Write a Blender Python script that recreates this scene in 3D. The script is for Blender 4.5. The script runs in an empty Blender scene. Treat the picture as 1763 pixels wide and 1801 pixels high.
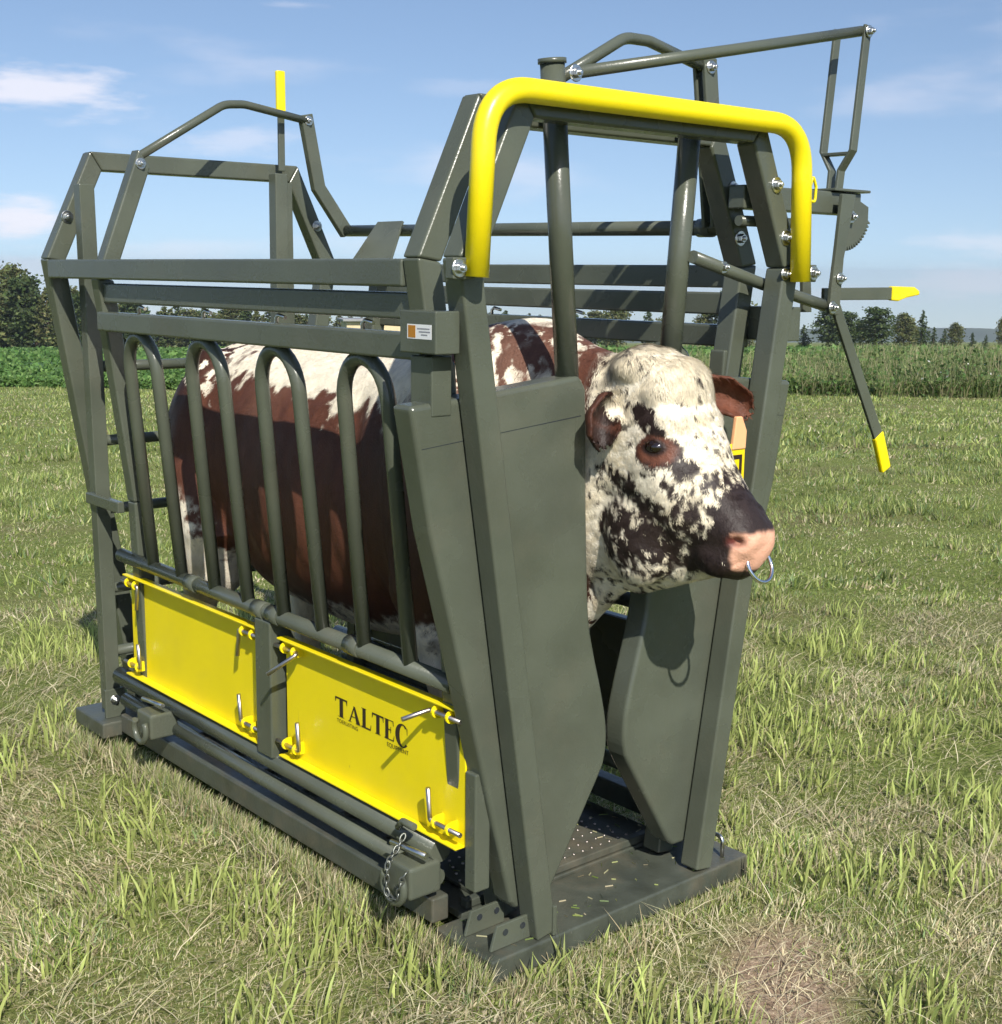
import bpy, bmesh, math, random
import numpy as np
from mathutils import Vector, Matrix

random.seed(7)
RNG = np.random.default_rng(11)
SC = bpy.context.scene
COL = SC.collection

# ------------------------------------------------------------------ camera
CAM_POS = (-2.3267, -2.1948, 1.6668)
YAW, PITCH, ROLL = 0.7063, 0.1788, 0.0114
fw = Vector((math.sin(YAW) * math.cos(PITCH), math.cos(YAW) * math.cos(PITCH), -math.sin(PITCH)))
rt = Vector((math.cos(YAW), -math.sin(YAW), 0))
up = rt.cross(fw)
r2 = math.cos(ROLL) * rt + math.sin(ROLL) * up
u2 = -math.sin(ROLL) * rt + math.cos(ROLL) * up
cd = bpy.data.cameras.new('camera')
cam = bpy.data.objects.new('camera', cd)
COL.objects.link(cam)
cam.matrix_world = Matrix(((r2.x, u2.x, -fw.x, CAM_POS[0]), (r2.y, u2.y, -fw.y, CAM_POS[1]),
                           (r2.z, u2.z, -fw.z, CAM_POS[2]), (0, 0, 0, 1)))
cd.sensor_fit = 'HORIZONTAL'
cd.sensor_width = 36
cd.lens = 2316.9 / 1763 * 36
cd.clip_start = 0.05
cd.clip_end = 9000
SC.camera = cam

# ------------------------------------------------------------------ sun and sky
SUN_DIR = Vector((0.305, 0.690, -0.655)).normalized()      # direction the light travels
sl = bpy.data.lights.new('sun', 'SUN')
sl.energy = 5.0
sl.angle = math.radians(0.5)
sl.color = (1.0, 0.955, 0.87)
sun = bpy.data.objects.new('sun', sl)
sun.rotation_euler = SUN_DIR.to_track_quat('-Z', 'Y').to_euler()
COL.objects.link(sun)

world = bpy.data.worlds.new('World')
SC.world = world
world.use_nodes = True
wn, wl = world.node_tree.nodes, world.node_tree.links
wn.clear()
w_out = wn.new('ShaderNodeOutputWorld')
w_bg = wn.new('ShaderNodeBackground')
w_bg.inputs['Strength'].default_value = 0.107
sky = wn.new('ShaderNodeTexSky')
sky.sky_type = 'NISHITA'
sky.sun_disc = False
sky.sun_elevation = math.asin(-SUN_DIR.z)
sky.sun_rotation = math.atan2(-SUN_DIR.x, -SUN_DIR.y)
sky.air_density = 1.0
sky.dust_density = 0.6
sky.ozone_density = 2.5
# the field falls away from the viewer, so the sky is carried a few degrees below the level line
def wnode(t, **kw):
    n = wn.new(t)
    for k, v in kw.items(): setattr(n, k, v)
    return n
w_tc = wnode('ShaderNodeTexCoord')
w_lift = wnode('ShaderNodeVectorMath', operation='ADD')
w_lift.inputs[1].default_value = (0, 0, .095)
w_nrm = wnode('ShaderNodeVectorMath', operation='NORMALIZE')
wl.new(w_tc.outputs['Generated'], w_lift.inputs[0])
wl.new(w_lift.outputs['Vector'], w_nrm.inputs[0])
wl.new(w_nrm.outputs['Vector'], sky.inputs['Vector'])
# soft clouds by direction: scattered noise all round plus a few single banks
w_map = wnode('ShaderNodeMapping')
w_map.inputs['Scale'].default_value = (7, 7, 30)
wl.new(w_tc.outputs['Generated'], w_map.inputs['Vector'])
w_noise = wnode('ShaderNodeTexNoise')
w_noise.inputs['Scale'].default_value = 2.2
w_noise.inputs['Detail'].default_value = 7
w_noise.inputs['Roughness'].default_value = .6
wl.new(w_map.outputs['Vector'], w_noise.inputs['Vector'])
w_map2 = wnode('ShaderNodeMapping')
w_map2.inputs['Scale'].default_value = (2.2, 2.2, 9)
w_map2.inputs['Location'].default_value = (.7, .2, .1)
wl.new(w_tc.outputs['Generated'], w_map2.inputs['Vector'])
w_noise2 = wnode('ShaderNodeTexNoise')
w_noise2.inputs['Scale'].default_value = 2.0
w_noise2.inputs['Detail'].default_value = 5
wl.new(w_map2.outputs['Vector'], w_noise2.inputs['Vector'])
w_r2 = wnode('ShaderNodeMapRange', interpolation_type='SMOOTHSTEP')
w_r2.inputs['From Min'].default_value = .56
w_r2.inputs['From Max'].default_value = .78
w_r2.inputs['To Max'].default_value = .35
wl.new(w_noise2.outputs['Fac'], w_r2.inputs['Value'])
acc = w_r2.outputs['Result']
for px, row, hw, hh, amt in ((95, 158, 175, 40, .75), (35, 392, 95, 42, .8), (425, 247, 95, 30, .36), (820, 150, 110, 18, .14), (1700, 500, 160, 34, .42), (1735, 425, 110, 26, .4),
                             (1480, 520, 200, 26, .25), (330, 440, 160, 26, .3), (1150, 500, 200, 20, .2), (620, 430, 150, 22, .2), (520, 8, 60, 8, .25), (60, 480, 160, 30, .35)):
    c = (fw + r2 * ((px - 881.5) / 2316.9) - u2 * ((row - 900.5) / 2316.9)).normalized()
    sub = wnode('ShaderNodeVectorMath', operation='SUBTRACT')
    wl.new(w_tc.outputs['Generated'], sub.inputs[0])
    sub.inputs[1].default_value = c
    mul = wnode('ShaderNodeVectorMath', operation='MULTIPLY')
    k = 2316.9 / hw
    mul.inputs[1].default_value = (k, k, 2316.9 / hh)
    wl.new(sub.outputs['Vector'], mul.inputs[0])
    ln = wnode('ShaderNodeVectorMath', operation='LENGTH')
    wl.new(mul.outputs['Vector'], ln.inputs[0])
    ad = wnode('ShaderNodeMath', operation='MULTIPLY_ADD')
    wl.new(w_noise.outputs['Fac'], ad.inputs[0])
    ad.inputs[1].default_value = -2.6
    wl.new(ln.outputs['Value'], ad.inputs[2])
    mr = wnode('ShaderNodeMapRange', interpolation_type='SMOOTHSTEP')
    mr.inputs['From Min'].default_value = -.15
    mr.inputs['From Max'].default_value = -1.25
    mr.inputs['To Min'].default_value = 0
    mr.inputs['To Max'].default_value = amt
    wl.new(ad.outputs['Value'], mr.inputs['Value'])
    mxx = wnode('ShaderNodeMath', operation='MAXIMUM')
    wl.new(acc, mxx.inputs[0])
    wl.new(mr.outputs['Result'], mxx.inputs[1])
    acc = mxx.outputs['Value']
w_mix = wnode('ShaderNodeMixRGB')
w_mix.inputs['Color2'].default_value = (7.6, 7.4, 8.0, 1)
w_tint = wnode('ShaderNodeMixRGB', blend_type='MULTIPLY')
w_tint.inputs['Fac'].default_value = 1.0
w_tint.inputs['Color2'].default_value = (1.06, 1.02, 1.02, 1)
wl.new(sky.outputs['Color'], w_tint.inputs['Color1'])
wl.new(w_tint.outputs['Color'], w_mix.inputs['Color1'])
wl.new(acc, w_mix.inputs['Fac'])
wl.new(w_mix.outputs['Color'], w_bg.inputs['Color'])
wl.new(w_bg.outputs['Background'], w_out.inputs['Surface'])

SC.view_settings.view_transform = 'Standard'
SC.view_settings.look = 'None'
SC.view_settings.exposure = 0.3
SC.view_settings.gamma = 1.0
SC.view_settings.use_curve_mapping = False
SC.render.engine = 'CYCLES'
SC.cycles.max_bounces = 4
SC.cycles.diffuse_bounces = 2
SC.cycles.glossy_bounces = 2
SC.cycles.transmission_bounces = 2
SC.cycles.volume_bounces = 0
SC.cycles.use_adaptive_sampling = True
SC.cycles.adaptive_threshold = .03
SC.cycles.transparent_max_bounces = 8


# ------------------------------------------------------------------ noise in numpy
def _hash(i, j, k, seed):
    h = (i * 374761393 + j * 668265263 + k * 2147483647 + seed * 974634777) & 0xFFFFFFFF
    h = ((h ^ (h >> 13)) * 1274126177) & 0xFFFFFFFF
    h = (h ^ (h >> 16)) & 0xFFFFFFFF
    return h.astype(np.float64) / 4294967295.0


def vnoise(P, scale, seed=0):
    Q = np.asarray(P, dtype=np.float64) * scale
    if Q.shape[1] == 2:
        Q = np.concatenate([Q, np.zeros((len(Q), 1))], 1)
    I = np.floor(Q).astype(np.int64)
    F = Q - I
    F = F * F * (3 - 2 * F)
    r = 0
    for a in (0, 1):
        wa = F[:, 0] if a else 1 - F[:, 0]
        for b in (0, 1):
            wb = F[:, 1] if b else 1 - F[:, 1]
            for c in (0, 1):
                wc = F[:, 2] if c else 1 - F[:, 2]
                r = r + wa * wb * wc * _hash(I[:, 0] + a, I[:, 1] + b, I[:, 2] + c, seed)
    return r


def fbm(P, scale, seed=0, n=3):
    r, a, t = 0, 1.0, 0
    for i in range(n):
        r = r + a * vnoise(P, scale * 2 ** i, seed + i * 17)
        t += a
        a *= .5
    return r / t


def sstep(a, b, x):
    t = np.clip((x - a) / (b - a), 0, 1)
    return t * t * (3 - 2 * t)


# ------------------------------------------------------------------ materials
MATS = {}


def pmat(name, col, rough=.5, metal=0., spec=.5, var=.0, vscale=8., bump=0., bscale=60., coat=0., attr=None, sss=0.,
         rvar=0.):
    m = bpy.data.materials.new(name)
    m.use_nodes = True
    nt = m.node_tree
    b = nt.nodes['Principled BSDF']
    b.inputs['Base Color'].default_value = (*col, 1)
    b.inputs['Roughness'].default_value = rough
    b.inputs['Metallic'].default_value = metal
    b.inputs['Specular IOR Level'].default_value = spec
    b.inputs['Coat Weight'].default_value = coat
    tc = nt.nodes.new('ShaderNodeTexCoord')
    src = None
    if attr:
        a = nt.nodes.new('ShaderNodeAttribute')
        a.attribute_name = attr
        src = a.outputs['Color']
        nt.links.new(src, b.inputs['Base Color'])
    if var:
        n = nt.nodes.new('ShaderNodeTexNoise')
        n.inputs['Scale'].default_value = vscale
        n.inputs['Detail'].default_value = 6
        nt.links.new(tc.outputs['Object'], n.inputs['Vector'])
        mr = nt.nodes.new('ShaderNodeMapRange')
        mr.inputs['From Min'].default_value = .3
        mr.inputs['From Max'].default_value = .7
        mr.inputs['To Min'].default_value = 1 - var
        mr.inputs['To Max'].default_value = 1 + var
        nt.links.new(n.outputs['Fac'], mr.inputs['Value'])
        mx = nt.nodes.new('ShaderNodeVectorMath')
        mx.operation = 'MULTIPLY'
        mx.inputs[0].default_value = col
        if src:
            nt.links.new(src, mx.inputs[0])
        nt.links.new(mr.outputs['Result'], mx.inputs[1])
        nt.links.new(mx.outputs['Vector'], b.inputs['Base Color'])
        if rvar:
            mr2 = nt.nodes.new('ShaderNodeMapRange')
            mr2.inputs['From Min'].default_value = .3
            mr2.inputs['From Max'].default_value = .7
            mr2.inputs['To Min'].default_value = rough - rvar
            mr2.inputs['To Max'].default_value = rough + rvar
            nt.links.new(n.outputs['Fac'], mr2.inputs['Value'])
            nt.links.new(mr2.outputs['Result'], b.inputs['Roughness'])
    if bump:
        n2 = nt.nodes.new('ShaderNodeTexNoise')
        n2.inputs['Scale'].default_value = bscale
        n2.inputs['Detail'].default_value = 4
        nt.links.new(tc.outputs['Object'], n2.inputs['Vector'])
        bp = nt.nodes.new('ShaderNodeBump')
        bp.inputs['Strength'].default_value = bump
        bp.inputs['Distance'].default_value = .01
        nt.links.new(n2.outputs['Fac'], bp.inputs['Height'])
        nt.links.new(bp.outputs['Normal'], b.inputs['Normal'])
    MATS[name] = m
    return m


def wear(m, chip=(.20, .21, .18), dust=(.16, .13, .09), amount=.5, dust_amt=.25):
    """small chips and scratches plus dusty patches over the paint"""
    nt = m.node_tree
    b = nt.nodes['Principled BSDF']
    src = b.inputs['Base Color'].links[0].from_socket
    tc = nt.nodes.new('ShaderNodeTexCoord')

    def layer(src, sc, lo, hi, col, amt, det=8, stretch=None):
        n = nt.nodes.new('ShaderNodeTexNoise')
        n.inputs['Scale'].default_value = sc
        n.inputs['Detail'].default_value = det
        n.inputs['Roughness'].default_value = .7
        if stretch:
            mp = nt.nodes.new('ShaderNodeMapping')
            mp.inputs['Scale'].default_value = stretch
            nt.links.new(tc.outputs['Object'], mp.inputs['Vector'])
            nt.links.new(mp.outputs['Vector'], n.inputs['Vector'])
        else:
            nt.links.new(tc.outputs['Object'], n.inputs['Vector'])
        r = nt.nodes.new('ShaderNodeMapRange')
        r.inputs['From Min'].default_value = lo
        r.inputs['From Max'].default_value = hi
        r.inputs['To Max'].default_value = amt
        nt.links.new(n.outputs['Fac'], r.inputs['Value'])
        x = nt.nodes.new('ShaderNodeMixRGB')
        nt.links.new(r.outputs['Result'], x.inputs['Fac'])
        nt.links.new(src, x.inputs['Color1'])
        x.inputs['Color2'].default_value = (*col, 1)
        return x.outputs['Color']

    c = layer(src, 3.2, .50, .72, dust, dust_amt)
    c = layer(c, 26, .69, .72, chip, amount)
    c = layer(c, 30, .68, .71, chip, amount * .6, 5, (1, 1, .06))
    nt.links.new(c, b.inputs['Base Color'])


def leafmat(name, trans=.35, rough=.6):
    """two-sided leaf: diffuse + some light passing through, colour from the mesh"""
    m = bpy.data.materials.new(name)
    m.use_nodes = True
    nt = m.node_tree
    b = nt.nodes['Principled BSDF']
    out = nt.nodes['Material Output']
    b.inputs['Roughness'].default_value = rough
    b.inputs['Specular IOR Level'].default_value = .25
    a = nt.nodes.new('ShaderNodeAttribute')
    a.attribute_name = 'col'
    nt.links.new(a.outputs['Color'], b.inputs['Base Color'])
    t = nt.nodes.new('ShaderNodeBsdfTranslucent')
    nt.links.new(a.outputs['Color'], t.inputs['Color'])
    mx = nt.nodes.new('ShaderNodeMixShader')
    mx.inputs['Fac'].default_value = trans
    nt.links.new(b.outputs['BSDF'], mx.inputs[1])
    nt.links.new(t.outputs['BSDF'], mx.inputs[2])
    nt.links.new(mx.outputs['Shader'], out.inputs['Surface'])
    MATS[name] = m
    return m


GREEN = pmat('olive_green_paint', (.083, .093, .069), rough=.27, var=.15, vscale=5, rvar=.06, bump=.06, bscale=140)
GREEN_FLOOR = pmat('worn_green_floor_paint', (.062, .070, .055), rough=.38, var=.22, vscale=14, rvar=.1, bump=.12, bscale=90)
YELLOW = pmat('yellow_paint', (.84, .675, .006), rough=.34, var=.035, vscale=6, bump=.04, bscale=90)
wear(GREEN, amount=.45, dust_amt=.16)
wear(GREEN_FLOOR, (.17, .17, .15), (.17, .13, .085), .5, .5)
wear(YELLOW, (.45, .33, .06), (.55, .42, .10), .5, .16)
ZINC = pmat('zinc_plated_steel', (.62, .62, .6), rough=.28, metal=1, var=.12, vscale=60)
STEEL = pmat('bare_pin_steel', (.55, .49, .45), rough=.33, metal=1, var=.15, vscale=60)
CHAINM = pmat('dull_chain_steel', (.16, .17, .15), rough=.35, metal=.7)
CHROME = pmat('polished_ring_steel', (.8, .8, .8), rough=.12, metal=1)
INK = pmat('black_print', (.025, .012, .008), rough=.5)
STICKER = pmat('white_sticker', (.72, .72, .72), rough=.4)
ORANGE = pmat('orange_print', (.42, .17, .01), rough=.4)
GREYINK = pmat('grey_print', (.25, .25, .28), rough=.4)
TAGY = pmat('yellow_tag_plastic', (.85, .62, .01), rough=.35)
TAGO = pmat('pale_orange_tag_plastic', (.85, .45, .22), rough=.4)
HIDE = pmat('bull_hide', (.5, .4, .3), rough=.55, spec=.35, attr='col', bump=.25, bscale=160)
HAIR = pmat('bull_hair', (.5, .4, .3), rough=.5, spec=.35, attr='col')
EYE = pmat('wet_dark_eye', (.012, .006, .004), rough=.06, spec=.8, coat=.5)
GRASS = leafmat('grass_blades', .3, .55)
LEAF = leafmat('foliage', .25, .7)
CROP = leafmat('crop_leaves', .3, .6)
BARK = pmat('bark', (.09, .06, .045), rough=.9, var=.3, vscale=3)
CREAM = pmat('cream_board_wall', (.62, .5, .3), rough=.7, var=.08, vscale=2)
ROOFM = pmat('grey_roof_sheet', (.25, .25, .24), rough=.5, var=.1, vscale=2)
DARKW = pmat('dark_window', (.03, .035, .04), rough=.15)


# ------------------------------------------------------------------ mesh helpers
def tag(o, label=None, cat=None, group=None, kind=None):
    if label: o['label'] = label
    if cat: o['category'] = cat
    if group: o['group'] = group
    if kind: o['kind'] = kind
    return o


def link(name, me, mat, parent=None):
    o = bpy.data.objects.new(name, me)
    if mat and not me.materials:
        me.materials.append(mat)
    COL.objects.link(o)
    if parent: o.parent = parent
    return o


def empty(name, loc=(0, 0, 0)):
    o = bpy.data.objects.new(name, None)
    o.empty_display_size = .2
    o.location = loc
    COL.objects.link(o)
    return o


def from_bm(name, bm, mat, parent=None, smooth=False):
    bmesh.ops.recalc_face_normals(bm, faces=bm.faces)
    me = bpy.data.meshes.new(name)
    bm.to_mesh(me)
    bm.free()
    if smooth:
        me.polygons.foreach_set('use_smooth', [True] * len(me.polygons))
    return link(name, me, mat, parent)


def bevel(bm, off, seg=2, angle=.5):
    es = [e for e in bm.edges if len(e.link_faces) == 2 and e.calc_face_angle(0) > angle]
    if es and off:
        bmesh.ops.bevel(bm, geom=es, offset=off, segments=seg, profile=.5, affect='EDGES', clamp_overlap=True)


def prism(name, pts, vec, mat, parent=None, bev=.003, seg=2):
    """polygon (3D points) pushed along vec"""
    bm = bmesh.new()
    v = Vector(vec)
    a = [bm.verts.new(Vector(p)) for p in pts]
    b = [bm.verts.new(Vector(p) + v) for p in pts]
    bm.faces.new(a)
    bm.faces.new(b[::-1])
    n = len(a)
    for i in range(n):
        bm.faces.new((a[i], b[i], b[(i + 1) % n], a[(i + 1) % n]))
    bmesh.ops.recalc_face_normals(bm, faces=bm.faces)
    bevel(bm, bev, seg)
    return from_bm(name, bm, mat, parent)


def box(name, lo, hi, mat, parent=None, bev=.003, seg=2):
    x0, y0, z0 = lo
    x1, y1, z1 = hi
    return prism(name, [(x0, y0, z0), (x1, y0, z0), (x1, y1, z0), (x0, y1, z0)], (0, 0, z1 - z0), mat, parent, bev, seg)


def bar(name, p0, p1, w, h, side, mat, parent=None, bev=.003):
    """rectangular bar from p0 to p1: w along 'side', h across"""
    p0, p1, s = Vector(p0), Vector(p1), Vector(side)
    d = (p1 - p0).normalized()
    s = (s - d * s.dot(d)).normalized()
    t = d.cross(s)
    q = [p0 + s * w / 2 * a + t * h / 2 * b for a, b in ((-1, -1), (1, -1), (1, 1), (-1, 1))]
    return prism(name, q, p1 - p0, mat, parent, bev)


def fillet(pts, r, n=7):
    P = [Vector(p) for p in pts]
    out = [P[0]]
    for i in range(1, len(P) - 1):
        a, b, c = P[i - 1], P[i], P[i + 1]
        u, v = (a - b), (c - b)
        lu, lv = u.length, v.length
        u.normalize()
        v.normalize()
        ang = u.angle(v)
        d = min(r / math.tan(ang / 2), lu * .49, lv * .49)
        s, e = b + u * d, b + v * d
        for k in range(n + 1):
            t = k / n
            out.append(s * (1 - t) ** 2 + b * 2 * t * (1 - t) + e * t ** 2)
    out.append(P[-1])
    return out


def sweep_bm(bm, path, rad, seg=14, flat=None, cap=True):
    """round tube along a path; rad may be a list"""
    P = [Vector(p) for p in path]
    n = len(P)
    R = rad if isinstance(rad, (list, tuple)) else [rad] * n
    T = []
    for i in range(n):
        a = P[min(i + 1, n - 1)] - P[max(i - 1, 0)]
        T.append(a.normalized())
    ref = Vector((0, 0, 1)) if abs(T[0].z) < .9 else Vector((1, 0, 0))
    N = (ref - T[0] * ref.dot(T[0])).normalized()
    rings = []
    for i in range(n):
        N = (N - T[i] * N.dot(T[i])).normalized()
        B = T[i].cross(N)
        rings.append([bm.verts.new(P[i] + (N * math.cos(2 * math.pi * k / seg) + B * math.sin(2 * math.pi * k / seg)) * R[i])
                      for k in range(seg)])
    for i in range(n - 1):
        for k in range(seg):
            f = bm.faces.new((rings[i][k], rings[i][(k + 1) % seg], rings[i + 1][(k + 1) % seg], rings[i + 1][k]))
            f.smooth = True
    if cap:
        bm.faces.new(rings[0][::-1])
        bm.faces.new(rings[-1])


def tube(name, path, rad, mat, parent=None, seg=16, bend=0., n=7):
    bm = bmesh.new()
    sweep_bm(bm, fillet(path, bend, n) if bend else path, rad, seg)
    return from_bm(name, bm, mat, parent)


def bolt(pos, nrm, parent, r=.012, washer=True):
    """hex head bolt with washer"""
    d = Vector(nrm).normalized()
    bm = bmesh.new()
    q = d.to_track_quat('Z', 'Y').to_matrix().to_4x4()
    M = Matrix.Translation(Vector(pos)) @ q
    if washer:
        bmesh.ops.create_cone(bm, cap_ends=True, segments=18, radius1=r * 1.65, radius2=r * 1.6, depth=.004,
                              matrix=M @ Matrix.Translation((0, 0, .001)))
    bmesh.ops.create_cone(bm, cap_ends=True, segments=6, radius1=r, radius2=r * .96, depth=.011,
                          matrix=M @ Matrix.Translation((0, 0, .0085)))
    bmesh.ops.create_cone(bm, cap_ends=True, segments=10, radius1=r * .5, radius2=r * .45, depth=.008,
                          matrix=M @ Matrix.Translation((0, 0, .017)))
    bevel(bm, .0012, 1)
    return from_bm('bolt', bm, ZINC, parent)


def offset_poly(out, w):
    """inner polyline of an open polyline in xz (outer given), offset to the right-hand side"""
    n = len(out)
    res = []
    for i in range(n):
        ds = []
        if i > 0: ds.append((Vector(out[i]) - Vector(out[i - 1])).normalized())
        if i < n - 1: ds.append((Vector(out[i + 1]) - Vector(out[i])).normalized())
        ns = [Vector((d.y, -d.x)) for d in ds]
        if len(ns) == 1:
            res.append(Vector(out[i]) + ns[0] * w)
        else:
            b = (ns[0] + ns[1]).normalized()
            res.append(Vector(out[i]) + b * (w / b.dot(ns[0])))
    return res


def frame(out, w, y0, y1, names, parent, mat=None):
    """mitred box-section frame; 'out' is the outer polyline (x,z) going up the left side"""
    inn = offset_poly(out, w)
    for i, nm in enumerate(names):
        if nm is None: continue
        a, b, c, d = out[i], out[i + 1], inn[i + 1], inn[i]
        u = (Vector(b) - Vector(a)).normalized() * .0008
        a2 = (a[0] + u.x, a[1] + u.y) if i > 0 else a
        d2 = (d[0] + u.x, d[1] + u.y) if i > 0 else d
        prism(nm, [(p[0], y0, p[1]) for p in (a2, b, c, d2)], (0, y1 - y0, 0), mat or GREEN, parent, .0065, 4)


# ------------------------------------------------------------------ terrain
GX, GY, G0 = 0.02258, 0.0474, 0.10


def ground_z(x, y):
    u = GX * x + GY * y - G0
    return -0.5 * (u + np.sqrt(u * u + .0036)) + .003


def add_ground():
    cx, cy = -1.2, 0.
    rad = np.concatenate([np.linspace(.0, 12, 61)[1:], np.geomspace(12, 3600, 70)[1:]])
    na = 120
    ang = np.linspace(0, 2 * np.pi, na, endpoint=False)
    X = cx + rad[:, None] * np.cos(ang)[None]
    Y = cy + rad[:, None] * np.sin(ang)[None]
    P2 = np.stack([X.ravel(), Y.ravel()], 1)
    Z = ground_z(P2[:, 0], P2[:, 1])
    Z = Z + (fbm(P2, 1.1, 3) - .5) * .03 * np.clip(np.hypot(P2[:, 0], P2[:, 1] - 1) - 1.2, 0, 1) - .004
    V = np.concatenate([[[cx, cy, float(ground_z(np.array(cx), np.array(cy)))]], np.stack([P2[:, 0], P2[:, 1], Z], 1)])
    F = []
    for k in range(na):
        F.append((0, 1 + k, 1 + (k + 1) % na))
    for i in range(len(rad) - 1):
        for k in range(na):
            a = 1 + i * na + k
            b = 1 + i * na + (k + 1) % na
            F.append((a, a + na, b + na, b))
    me = bpy.data.meshes.new('ground')
    me.from_pydata(V.tolist(), [], F)
    me.polygons.foreach_set('use_smooth', [True] * len(me.polygons))
    m = bpy.data.materials.new('mown_field_soil_and_thatch')
    m.use_nodes = True
    nt = m.node_tree
    b = nt.nodes['Principled BSDF']
    b.inputs['Roughness'].default_value = .95
    b.inputs['Specular IOR Level'].default_value = .1
    tc = nt.nodes.new('ShaderNodeTexCoord')

    def noise(sc, det=6, rough=.6):
        n = nt.nodes.new('ShaderNodeTexNoise')
        n.inputs['Scale'].default_value = sc
        n.inputs['Detail'].default_value = det
        n.inputs['Roughness'].default_value = rough
        nt.links.new(tc.outputs['Object'], n.inputs['Vector'])
        return n.outputs['Fac']

    def ramp(src, els):
        r = nt.nodes.new('ShaderNodeValToRGB')
        e = r.color_ramp.elements
        while len(e) < len(els): e.new(.5)
        for q, (p, c) in zip(e, els):
            q.position = p
            q.color = (*c, 1)
        nt.links.new(src, r.inputs['Fac'])
        return r.outputs['Color']

    fine = ramp(noise(60, 10, .78), [(.34, (.035, .035, .014)), (.46, (.12, .115, .045)), (.56, (.27, .23, .12)), (.68, (.42, .36, .22))])
    green = ramp(noise(45, 10, .78), [(.34, (.03, .045, .01)), (.5, (.15, .19, .045)), (.66, (.32, .33, .13))])
    patch = ramp(noise(.35, 5, .6), [(.50, (0, 0, 0)), (.70, (1, 1, 1))])
    mx = nt.nodes.new('ShaderNodeMixRGB')
    nt.links.new(patch, mx.inputs['Fac'])
    nt.links.new(green, mx.inputs['Color1'])
    nt.links.new(fine, mx.inputs['Color2'])
    mp = nt.nodes.new('ShaderNodeMapping')
    mp.vector_type = 'TEXTURE'
    mp.inputs['Location'].default_value = (.12, -.40, 0)
    mp.inputs['Rotation'].default_value = (0, 0, math.radians(37))
    mp.inputs['Scale'].default_value = (.36, .17, 1)
    nt.links.new(tc.outputs['Object'], mp.inputs['Vector'])
    ln = nt.nodes.new('ShaderNodeVectorMath')
    ln.operation = 'LENGTH'
    nt.links.new(mp.outputs['Vector'], ln.inputs[0])
    ad = nt.nodes.new('ShaderNodeMath')
    ad.operation = 'MULTIPLY_ADD'
    nt.links.new(noise(9, 6, .6), ad.inputs[0])
    ad.inputs[1].default_value = 1.2
    nt.links.new(ln.outputs['Value'], ad.inputs[2])
    soil = ramp(noise(50, 10, .75), [(.35, (.17, .115, .075)), (.5, (.36, .26, .18)), (.66, (.55, .44, .32))])
    mx2 = nt.nodes.new('ShaderNodeMixRGB')
    rr = nt.nodes.new('ShaderNodeMapRange')
    rr.inputs['From Min'].default_value = 1.75
    rr.inputs['From Max'].default_value = 1.15
    nt.links.new(ad.outputs['Value'], rr.inputs['Value'])
    nt.links.new(rr.outputs['Result'], mx2.inputs['Fac'])
    nt.links.new(mx.outputs['Color'], mx2.inputs['Color1'])
    nt.links.new(soil, mx2.inputs['Color2'])
    nt.links.new(mx2.outputs['Color'], b.inputs['Base Color'])
    bp = nt.nodes.new('ShaderNodeBump')
    bp.inputs['Strength'].default_value = .8
    bp.inputs['Distance'].default_value = .03
    nt.links.new(noise(30, 8, .7), bp.inputs['Height'])
    nt.links.new(bp.outputs['Normal'], b.inputs['Normal'])
    tag(link('ground', me, m), kind='structure')


add_ground()


# ------------------------------------------------------------------ the cattle crush
crush = empty('cattle_crush')
tag(crush, 'olive green steel cattle crush with yellow hoop and yellow panels on the grass', 'cattle crush')
TW = .062
F_OUT = [(-.320, .066), (-.577, 1.70), (-.409, 2.06), (.409, 2.06), (.577, 1.70), (.320, .066)]
NM = ['frame_post', 'frame_slant', 'frame_top', 'frame_slant', 'frame_post']
frame(F_OUT, TW, 0.0, TW, NM, crush)                       # face of the head gate
frame(F_OUT, TW, .142, .142 + TW, NM, crush)
frame(F_OUT, TW, 2.217, 2.217 + TW, NM, crush)             # tail gate
R_OUT = [(-.445, .16), (-.470, .91), (-.565, 1.64), (-.409, 2.045), (.409, 2.045), (.565, 1.64), (.470, .91), (.445, .16)]
frame(R_OUT, .055, 1.845, 1.90, ['frame_post', 'frame_post', 'frame_slant', None, None, 'frame_post', 'frame_post'], crush)

# base plates, sills, floor
box('base_plate', (-.470, -.006, .004), (.470, .218, .066), GREEN_FLOOR, crush, .006, 3)
prism('skid_lip', [(-.47, -.004, .0), (-.515, .01, -.004), (-.515, .2, -.004), (-.47, .21, .0)], (0, 0, .012), GREEN_FLOOR, crush, .002)
box('base_plate', (-.525, 2.05, .045), (.525, 2.29, .10), GREEN_FLOOR, crush, .006, 3)
for s in (-1, 1):
    tube('sill_pipe', [(s * .452, .215, .266), (s * .452, 2.05, .266)], .031, GREEN, crush)
    tube('sill_pipe', [(s * .458, .222, .192), (s * .458, 2.0, .192)], .023, GREEN, crush)
    box('sill_rail', (s * .448 - .026, .222, .072), (s * .448 + .026, 2.015, .138), GREEN_FLOOR, crush, .005)
box('floor_plate', (-.38, .222, .052), (.38, 2.015, .072), GREEN_FLOOR, crush, .003)
bar('floor_cleat', (-.36, .24, .085), (.36, .24, .085), .025, .022, (0, 1, 0), GREEN_FLOOR, crush)
tp = box('tread_plate', (-.30, .26, .0735), (.28, .56, .084), GREEN_FLOOR, crush, .002)
bm = bmesh.new()
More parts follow.
